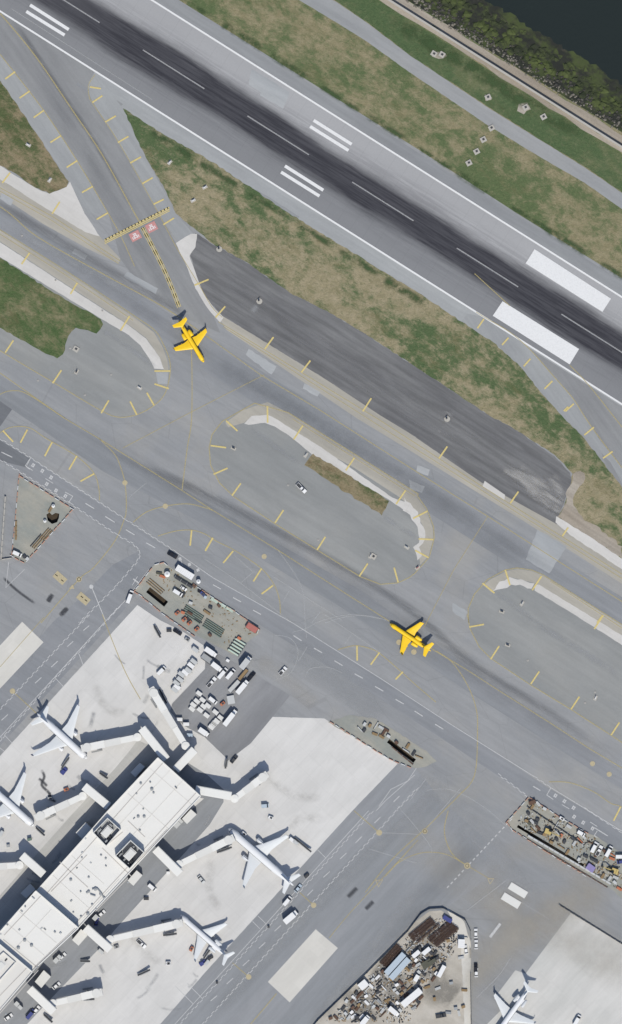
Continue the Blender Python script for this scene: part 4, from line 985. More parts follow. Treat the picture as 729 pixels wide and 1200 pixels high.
    for gx, gy in ((.12*L, 0), (rLE+rC*.8, 2.6 if not ttail else 1.7), (rLE+rC*.8, -2.6 if not ttail else -1.7)):
        g = MB(); g.cyl((X(gx), gy, .5), (X(gx), gy, zc-RR*.5), .13, .13, 8)
        for s_ in (-.28, .28): g.cyl((X(gx), gy+s_-.14, .52), (X(gx), gy+s_+.14, .52), .52, .52, 12, 1)
        g.build('landing_gear', [K['metal'], K['tyre']], root)
    return root
K['wingp'] = plain('aircraft_wing_grey', A(228,231,235), .4, .05, scale=1.2)
MW = (K['plane'], K['wingp'], K['planeblue'], K['plane'], K['plane'])
MW2 = (K['plane'], K['wingp'], K['planegrey'], K['planegrey'], K['plane'])
G737 = (11.2, 7.8, 20.3, 1.7, 2.6, 1.6)
airliner('airliner', (102,889), (44.5,836.5), 33.9, 1.9, 3.2, 34.4, G737, ('wing', 11.8, 5.2, 1.05, 3.6), (28.2, 3.6, 31.6, 1.4, 6.2, 4.2, 25.6, 5.6, 31.2, 2.3, 11.5), 'white twin engine airliner nose to the bridge northwest of the terminal, blue winglets', MW, 'airliners parked at the gates')
airliner('airliner', (40,968), (-18,916), 33.9, 1.9, 3.2, 34.4, G737, ('wing', 11.8, 5.2, 1.05, 3.6), (28.2, 3.6, 31.6, 1.4, 6.2, 4.2, 25.6, 5.6, 31.2, 2.3, 11.5), 'white airliner cut off by the left edge of the picture, only its front half showing', MW, 'airliners parked at the gates')
airliner('airliner', (267.5,971), (344,1037.5), 43.6, 1.97, 3.4, 34.0, (15.2, 8.4, 24.0, 1.7, 2.7, 1.6), ('wing', 14.4, 5.6, 1.15, 4.2), (37.6, 4.0, 41.6, 1.5, 6.3, 4.5, 34.2, 6.2, 40.4, 2.5, 11.8), 'longest white airliner, docked at the gate southeast of the terminal beside the apron road', MW2, 'airliners parked at the gates')
CRJ = (12.4, 6.6, 19.6, 1.5, 1.9, .9)
airliner('airliner', (211,1072.5), (267,1121.5), 32.2, 1.45, 2.6, 24.4, CRJ, ('rear', 21.6, 2.45, .8, 4.2), (29.6, 2.6, 32.0, 1.3, 4.3, 7.4, 26.2, 4.4, 29.8, 3.0, 7.5), 'small white jet with high T tail and rear engines at the southernmost docked bridge', MW2, 'airliners parked at the gates', True)
airliner('airliner', (573,1224), (621,1156.5), 35.6, 1.45, 2.6, 24.8, (14.2, 6.6, 21.4, 1.5, 1.9, .9), ('rear', 25.0, 2.45, .8, 4.4), (33.0, 2.6, 35.6, 1.3, 4.3, 7.4, 29.4, 4.6, 33.2, 3.0, 7.5), 'white T tailed jet on the concrete at the bottom edge, right of the yard', MW2, 'airliners parked at the gates', True)
MY = (K['yplane'],)*5
YW = (8.0, 5.6, 12.2, 1.9, 1.6, .7)
for nose, tail, lb in (((239,424.5),(209,375),'bright yellow jet crossing the taxiway junction just below the runway exit'), ((457,731),(505,763),'bright yellow jet rolling along the lower taxiway beside two painted dots')):
    airliner('yellow_jet', nose, tail, 24.8, 1.15, 2.2, 18.8, YW, ('rear', 14.4, 1.9, .95, 3.6), (20.6, 3.0, 22.6, 1.5, 4.0, 5.6, 18.6, 3.4, 20.8, 2.6, 5.7), lb, MY, 'yellow jets on the taxiways', True, cat='jet')

# ================================================================ JET BRIDGES
def bridge(fx, mob, label, wf_=4.2, wm_=3.4):
    o0 = P(*(fx[0] if fx else mob[0])); root = empty('jet_bridge', (o0.x, o0.y, 0), 0, label, 'jet bridge', 'jet bridges along the terminal')
    inv = Matrix.Translation(-root.location)
    def pt(name, mb, mat, sm=False): q = mb.build(name, mat, root, sm); q.matrix_parent_inverse = inv; return q
    if fx:
        a, b = P(*fx[0], 9.4), P(*fx[1], 9.4); m_ = (a+b)/2; an = math.atan2((b-a).y, (b-a).x); L = (b-a).length
        w_ = MB(); w_.box(m_.x, m_.y, 5.4, L, wf_, 3.9, an); w_.box(m_.x, m_.y, 9.302, L, wf_-.5, .12, an); c = pt('fixed_corridor', w_, K['bridge'])
        for t in (.15, .55, .95):
            q = a.lerp(b, t); s_ = MB(); s_.cyl((q.x, q.y, 0), (q.x, q.y, 5.4), .4, .4, 10); pt('support_column', s_, K['conc'])
    a, b = P(*mob[0], 7.3), P(*mob[1], 7.3); d = (b-a); L = d.length; d.normalize(); an = math.atan2(d.y, d.x)
    r_ = MB(); r_.cyl((a.x, a.y, 3.6), (a.x, a.y, 7.35), 2.1, 2.1, 16); r_.cyl((a.x, a.y, 0), (a.x, a.y, 3.6), .6, .6, 10); r_.cyl((a.x, a.y, 7.35), (a.x, a.y, 7.5), 1.9, .3, 16); pt('rotunda', r_, K['bridge'])
    segs = ((0, .42, wm_ - .35, 2.9), (.34, .74, wm_, 3.15), (.66, .95, wm_ + .3, 3.4))
    for i, (t0, t1, w2, h2) in enumerate(segs):
        p, q = a + d*L*t0, a + d*L*t1; m_ = (p+q)/2; s_ = MB(); s_.box(m_.x, m_.y, 4.0 - i*.06, (q-p).length, w2, h2, an)
        for e in (p, q): s_.box(e.x, e.y, 3.95 - i*.06, .25, w2+.15, h2+.16, an)
        pt('tunnel', s_, K['bridge'] if i != 1 else K['bridge2'])
    c_ = MB(); e = a + d*L; c_.cyl((e.x, e.y, 3.7), (e.x, e.y, 7.5), 2.3, 2.3, 14); e2 = e + d*1.6; c_.box(e2.x, e2.y, 3.75, 2.8, 3.6, 3.5, an); pt('cab', c_, K['bridge2'])
    g = a + d*L*.8; nn = Vector((-d.y, d.x, 0)); c_ = MB()
    for s_ in (-1, 1):
        q = g + nn*s_*2.1; c_.cyl((q.x, q.y, .6), (q.x, q.y, 7.4), .28, .28, 8)
        q2 = g + nn*s_*1.0; c_.cyl((q2.x - nn.x*.3, q2.y-nn.y*.3, .6), (q2.x + nn.x*.3, q2.y+nn.y*.3, .6), .6, .6, 12, 1)
    c_.box(g.x, g.y, .6, .8, 4.6, .6, an); pt('drive_column', c_, [K['metal'], K['tyre']])
    st = a + d*L*.93 + nn*2.9; s_ = MB()
    for i in range(10): q = st - d*(i*.55); s_.box(q.x, q.y, 3.6 - i*.36, .5, .9, .12, an)
    pt('service_stair', s_, K['metal'])
D1 = tile(0,720,250)
bridge(((195,890),(166,853.5)), ((161,864),(102,876)), 'jet bridge reaching the nose of the airliner with blue winglets nearest the apron road')
bridge(((206,902),(228,878.5)), ((217.5,874),(180,812)), 'long jet bridge pointing north beside the baggage carts, no airliner at its end')
bridge(((127,945),(98.5,921.5)), ((97,933),(47.5,956)), 'jet bridge swung out to the airliner on the left edge of the picture')
bridge(((51,1025),(25.5,1002.5)), ((23,1014),(-22,1017)), 'jet bridge leaving the picture at its left edge, from the wide lower roof')
bridge(((229,925.5),(271,933)), ((275,936),(308,911)), 'jet bridge from the east corner of the roof, empty stand beside it')
bridge(((182,995),(211,1024)), ((210,1013),(268,984.5)), 'jet bridge joined to the door of the longest airliner')
bridge(((100,1087),(129,1113)), ((129,1101),(207,1083)), 'long straight jet bridge to the small jet with the T tail')
bridge(((34.5,1159),(63,1186)), ((62,1176),(113,1164)), 'southernmost jet bridge, short and with no airliner at its end')

# ================================================================ VEHICLES
def bits(name, poly, n, rr_, mat):
    mb = MB(); xs = [p[0] for p in poly]; ys = [p[1] for p in poly]; k = 0
    while k < n:
        p = (random.uniform(min(xs), max(xs)), random.uniform(min(ys), max(ys)))
        if not inp(p, poly): continue
        q = P(*p); r = random.uniform(*rr_); mb.box(q.x, q.y, .05, r*random.uniform(1,3.5), r, r*.7, random.uniform(0,3.1), taper=.7); k += 1
    o = mb.build(name, mat); o['kind'] = 'stuff'; return o
def wheels(root, xs, y, r=.38, w_=.28):
    for x in xs:
        for s_ in (-1, 1):
            m_ = MB(); m_.cyl((x, s_*(y-w_/2), r), (x, s_*(y+w_/2), r), r, r, 12); m_.build('wheel', K['tyre'], root)
def v_car(c, L=4.6, W=1.85):
    root = bpy.data.objects.new('car', None); COL.objects.link(root); h = L/2
    b = MB(); b.profile([(-h,.3),(h,.3),(h,.7),(h*.55,.92),(-h*.98,.95),(-h,.7)], W, wt=W*.94); b.build('body', K[c], root)
    g = MB(); g.profile([(-h*.82,.92),(h*.5,.9),(h*.2,1.4),(-h*.55,1.42)], W*.88, wt=W*.7); g.build('window_glass', K['glass'], root)
    r_ = MB(); r_.box(-h*.17, 0, 1.425, L*.36, W*.72, .05); r_.build('roof', K[c], root)
    wheels(root, (h*.62, -h*.62), W/2-.1, .33); return root
def v_van(c, L=5.6, W=2.0, H=2.2):
    root = bpy.data.objects.new('van', None); COL.objects.link(root); h = L/2
    b = MB(); b.profile([(-h,.35),(h,.35),(h,1.05),(h*.72,1.2),(h*.45,H),(-h,H)], W, wt=W*.9); b.build('body', K[c], root)
    g = MB(); g.profile([(h*.74,1.22),(h*.76,1.26),(h*.47,H-.02),(h*.44,H-.06)], W*.82); g.build('windscreen', K['glass'], root)
    for s_ in (-1,1):
        g = MB(); g.box(h*.38, s_*W*.475, 1.25, .9, .05, .55); g.build('side_window', K['glass'], root)
    wheels(root, (h*.62, -h*.62), W/2-.1, .36); return root
def v_pickup(c, L=5.4, W=1.95):
    root = bpy.data.objects.new('pickup', None); COL.objects.link(root); h = L/2
    b = MB(); b.profile([(-h,.4),(h,.4),(h,.9),(h*.5,1.05),(-h,1.05)], W); b.build('body', K[c], root)
    g = MB(); g.profile([(-h*.15,1.05),(h*.48,1.05),(h*.25,1.65),(-h*.1,1.68)], W*.9, wt=W*.74); g.build('cab_glass', K['glass'], root)
    r_ = MB(); r_.box(h*.07, 0, 1.69, L*.17, W*.74, .05); r_.build('roof', K[c], root)
    t = MB(); t.box(-h*.58, 0, 1.055, L*.38, W*.8, .03); t.build('cargo_bed', K['dark'], root)
    wheels(root, (h*.64, -h*.62), W/2-.1, .38); return root
def v_truck(c, L=8.0, W=2.5, H=3.3, c2='white'):
    root = bpy.data.objects.new('box_truck', None); COL.objects.link(root); h = L/2
    b = MB(); b.box(-L*.11, 0, .95, L*.76, W, H-.95); b.build('cargo_box', K[c], root)
    k = MB(); k.profile([(h-L*.215,.6),(h,.6),(h,1.5),(h-.35,2.35),(h-L*.215,2.4)], W*.92, wt=W*.8); k.build('cab', K[c2], root)
    g = MB(); g.profile([(h-.02,1.5),(h+.02,1.52),(h-.32,2.3),(h-.38,2.28)], W*.74); g.build('windscreen', K['glass'], root)
    ch = MB(); ch.box(0, 0, .55, L*.96, W*.4, .35); ch.build('chassis', K['dark'], root)
    wheels(root, (h*.72, -h*.55, -h*.78), W/2-.15, .46); return root
def v_cart(c, L=3.0, W=1.7, H=1.9):
    root = bpy.data.objects.new('baggage_cart', None); COL.objects.link(root)
    d = MB(); d.box(0, 0, .4, L, W, .14); d.build('deck', K['dark'], root)
    b = MB(); b.box(0, 0, .545, L*.92, W*.92, H-.6); b.build('curtain', K['lgrey'], root)
    t = MB(); t.box(0, 0, H, L, W, .1); t.box(0, 0, H+.1, L*.9, W*.7, .08); t.build('canopy', K[c], root)
    t = MB(); t.cyl((L/2,0,.45),(L/2+.8,0,.4),.05); t.build('drawbar', K['metal'], root)
    wheels(root, (L*.36, -L*.36), W/2-.1, .22, .16); return root
def v_uld(c, L=2.3, W=1.6, H=1.65):
    root = bpy.data.objects.new('baggage_container', None); COL.objects.link(root)
    b = MB(); b.profile([(-L/2,.0),(L*.32,.0),(L/2,.55),(L/2,H),(-L/2,H)], W); b.build('shell', K[c], root)
    b = MB(); b.box(0, 0, H+.002, L*.9, W*.86, .05); b.build('top_panel', K['bridge2'], root)
    b = MB(); b.box(0, -W/2-.02, .15, L*.55, .05, H*.8); b.build('door', K['grey'], root); return root
def v_tug(c, L=3.2, W=1.6):
    root = bpy.data.objects.new('baggage_tug', None); COL.objects.link(root); h = L/2
    b = MB(); b.profile([(-h,.3),(h,.3),(h,1.0),(h*.2,1.1),(h*.1,.7),(-h*.5,.7),(-h*.55,1.0),(-h,1.0)], W); b.build('body', K[c], root)
    s_ = MB(); s_.box(-h*.25, 0, .72, .6, W*.7, .3); s_.build('seat', K['black'], root)
    s_ = MB(); s_.box(-h*.15, 0, 1.9, 1.5, W*.9, .07); 
    for x in (-h*.55, h*.15):
        for y in (-1, 1): s_.cyl((x, y*W*.4, 1.0), (x, y*W*.4, 1.9), .04)
    s_.build('roof_canopy', K[c], root)
    wheels(root, (h*.6, -h*.6), W/2-.1, .34); return root
def v_loader(c, L=8.0, W=1.4):
    root = bpy.data.objects.new('belt_loader', None); COL.objects.link(root); h = L/2
    b = MB(); b.box(0, 0, .35, L*.62, W*1.25, .5); b.build('chassis', K['grey'], root)
    b = MB(); b.profile([(-h,.75),(h,2.1),(h,2.3),(-h,.95)], W*.62); b.build('conveyor_belt', K['dark'], root)
    for s_ in (-1,1):
        b = MB(); b.profile([(-h,.85),(h,2.2),(h,2.5),(-h,1.15)], .1, y0=s_*W*.4); b.build('side_rail', K[c], root)
    wheels(root, (h*.45, -h*.45), W*.55, .3, .2); return root
def v_gpu(c):
    root = bpy.data.objects.new('ground_power_unit', None); COL.objects.link(root)
    b = MB(); b.box(0,0,.3,2.6,1.5,1.1,taper=.94); b.build('housing', K[c], root); b = MB(); b.box(.2,0,1.402,1.2,.9,.08); b.build('vent_panel', K['dark'], root)
    wheels(root, (.8,-.8), .7, .25, .18); return root
def v_office(c, L=9.4, W=3.0, H=2.9):
    root = bpy.data.objects.new('site_office', None); COL.objects.link(root)
    b = MB(); b.box(0,0,.4,L,W,H-.4); b.build('wall', K[c], root); b = MB(); b.box(0,0,H,L+.2,W+.2,.14)
    for i in range(int(L/1.1)): b.box(-L/2+.6+i*1.1, 0, H+.142, .12, W, .06)
    b.build('roof', K[c], root)
    b = MB(); b.box(L*.3,-W/2-.03,.45,.9,.05,2.0); b.build('door', K['dark'], root)
    for x in (-L*.3, -L*.05): b = MB(); b.box(x,-W/2-.03,1.3,1.1,.05,.9); b.build('window', K['glass'], root)
    return root
def v_container(c, L=6.1, W=2.44, H=2.6):
    root = bpy.data.objects.new('shipping_container', None); COL.objects.link(root)
    b = MB(); n = int(L/.3)
    for i in range(n):
        b.box(-L/2 + L*(i+.5)/n, 0, .1, L/n - .002, W - (.1 if i % 2 else 0), H-.1)
    b.build('corrugated_shell', K[c], root); 
    for x in (-L/2, L/2):
        for y in (-W/2, W/2): b = MB(); b.box(x, y, 0, .16, .16, H+.05); b.build('corner_post', K['grey'], root)
    b = MB(); b.box(L/2+.04, 0, .15, .06, W*.9, H-.25); b.build('door', K[c], root); return root
def v_flat(c, L=7, W=2.4):
    root = bpy.data.objects.new('flatbed_trailer', None); COL.objects.link(root)
    b = MB(); b.box(0,0,.9,L,W,.2); b.build('deck', K[c], root); 
    for s_ in (-1,1): b = MB(); b.box(0, s_*W*.47, 1.102, L, .1, .3); b.build('side_board', K['dark'], root)
    wheels(root, (-L*.3,-L*.18), W/2-.2, .42); return root
def v_exc(c):
    root = bpy.data.objects.new('excavator', None); COL.objects.link(root)
    for s_ in (-1,1):
        b = MB(); b.profile([(-1.9,0.15),(-1.6,0),(1.6,0),(1.9,.15),(1.9,.6),(1.6,.8),(-1.6,.8),(-1.9,.6)], .55, y0=s_*1.2); b.build('track', K['black'], root)
    b = MB(); b.box(-.5,0,.95,3.4,2.6,1.1); b.box(-1.7,0,1.0,.9,2.7,1.35); b.build('house', K[c], root)
    b = MB(); b.box(.55,.8,2.06,1.5,1.0,1.0,taper=.9); b.build('cab', K['glass'], root)
    b = MB(); b.profile([(.6,1.5),(1.2,1.4),(3.6,4.0),(5.4,3.4),(5.5,3.7),(3.5,4.5)], .45); b.build('boom', K[c], root)
    b = MB(); b.profile([(5.2,3.7),(5.6,3.9),(6.3,1.4),(6.0,1.3)], .35); b.build('dipper', K[c], root)
    b = MB(); b.profile([(5.8,1.3),(6.5,1.5),(6.7,.8),(6.2,.3),(5.6,.6)], 1.1); b.build('bucket', K['dark'], root); return root
def v_tank(c, r=1.5, H=2.4):
    root = bpy.data.objects.new('water_tank', None); COL.objects.link(root)
    b = MB(); b.cyl((0,0,.1),(0,0,H),r,r,18); b.cyl((0,0,H),(0,0,H+.4),r,r*.25,18); b.build('tank', K[c], root, False); b = MB(); b.cyl((0,0,H+.35),(0,0,H+.6),.3,.3,10); b.build('lid', K['grey'], root); return root
def v_skip(c, L=6, W=3.2):
    root = bpy.data.objects.new('waste_skip', None); COL.objects.link(root)
    b = MB(); b.profile([(-L*.42,.2),(L*.42,.2),(L/2,1.7),(-L/2,1.7)], W); b.build('body', K['rust'], root); b = MB(); b.box(0,0,1.703,L*.94,W*.92,.15,taper=.9); b.build('tarpaulin', K[c], root); return root
def v_cage(c, L=15, r=.55):
    root = bpy.data.objects.new('rebar_cage', None); COL.objects.link(root); b = MB()
    for i in range(10):
        t = 2*math.pi*i/10; b.cyl((-L/2, r*math.cos(t), r+.1+r*math.sin(t)), (L/2, r*math.cos(t), r+.1+r*math.sin(t)), .07, .07, 5)
    b.build('lengthwise_bars', K[c], root); b = MB(); n = int(L/.5)
    for i in range(n+1):
        x = -L/2 + L*i/n
        for j in range(8):
            t0, t1 = 2*math.pi*j/8, 2*math.pi*(j+1)/8; b.cyl((x, r*math.cos(t0)*1.08, r+.1+r*math.sin(t0)*1.08), (x, r*math.cos(t1)*1.08, r+.1+r*math.sin(t1)*1.08), .05, .05, 4, cap=False)
    b.build('hoops', K['dark'], root); return root
def v_pipe(c, L=12, r=.3):
    root = bpy.data.objects.new('steel_pipe', None); COL.objects.link(root); b = MB(); b.cyl((-L/2,0,r+.12),(L/2,0,r+.12),r,r,12,cap=True); b.build('tube', K[c], root)
    for x in (-L/2, L/2): b = MB(); b.cyl((x-.1,0,r+.12),(x+.1,0,r+.12),r*1.18,r*1.18,12); b.build('end_collar', K['dark'], root)
    for x in (-L*.3, L*.3): b = MB(); b.box(x,0,0,.25,.9,.12); b.build('bearer', K['timber'], root)
    return root
def v_stack(c, L=3, W=1.2, H=.9):
    root = bpy.data.objects.new('material_stack', None); COL.objects.link(root); b = MB()
    for k in range(3):
        for i in range(4): b.box(random.uniform(-.08,.08), -W/2 + W*(i+.5)/4, .12+k*H*.28, L*random.uniform(.9,1), W/4-.04, H*.26)
    b.build('boards', K[c], root); 
    for x in (-L*.3, L*.3): b = MB(); b.box(x,0,0,.15,W,.12); b.build('bearer', K['dark'], root)
    return root
def v_crate(c, L=1.6, W=1.3, H=1.1):
    root = bpy.data.objects.new('equipment_box', None); COL.objects.link(root); b = MB(); b.box(0,0,.1,L,W,H); b.build('box', K[c], root)
    b = MB(); b.box(0,0,H+.102,L*1.06,W*1.06,.08); b.build('lid', K[c], root); 
    for y in (-W*.35, W*.35): b = MB(); b.box(0,y,0,L,.15,.1); b.build('skid', K['timber'], root)
    return root
KIND = {'car': v_car, 'van': v_van, 'pickup': v_pickup, 'truck': v_truck, 'cart': v_cart, 'uld': v_uld, 'tug': v_tug, 'loader': v_loader, 'gpu': v_gpu, 'office': v_office, 'container': v_container, 'flat': v_flat, 'exc': v_exc, 'tank': v_tank, 'skip': v_skip, 'cage': v_cage, 'pipe': v_pipe, 'stack': v_stack, 'crate': v_crate}
CATS = {'car':'car','van':'van','pickup':'pickup','truck':'truck','cart':'baggage cart','uld':'container','tug':'tug','loader':'belt loader','gpu':'power unit','office':'trailer','container':'container','flat':'trailer','exc':'excavator','tank':'tank','skip':'skip','cage':'rebar cage','pipe':'pipe','stack':'stack','crate':'box'}
PROTO = {}
def put(kind, pos, deg, label, c='white', group=None, z=0.115, **kw):
    key = (kind, c, tuple(sorted(kw.items())))
    if key in PROTO: o = copy_tree(PROTO[key])
    else: o = KIND[kind](c, **kw); PROTO[key] = o
    p = P(*pos); o.location = (p.x, p.y, z); o.rotation_euler = (0, 0, R(deg)); tagk(o, None, label, CATS[kind], group)
    if group is None and 'group' in o.keys(): del o['group']
    return o
def at(t, x, y): return T(t, (x, y))[0]
# ================================================================ PLACING VEHICLES AND EQUIPMENT
Z3 = tile(190,740,110); Z4 = tile(190,830,110); ZB = tile(235,660,100); Z5 = tile(0,870,110); Z6 = tile(0,960,110); Z7 = tile(649,960,80); Z8 = tile(180,940,110); Z9 = tile(90,1040,110); ZE = tile(185,1050,110); ZF = tile(260,940,110); ZG = tile(0,1060,110); ZH = tile(0,1120,80)
Q1 = tile(400,1090,110); Q2 = tile(470,1060,110)
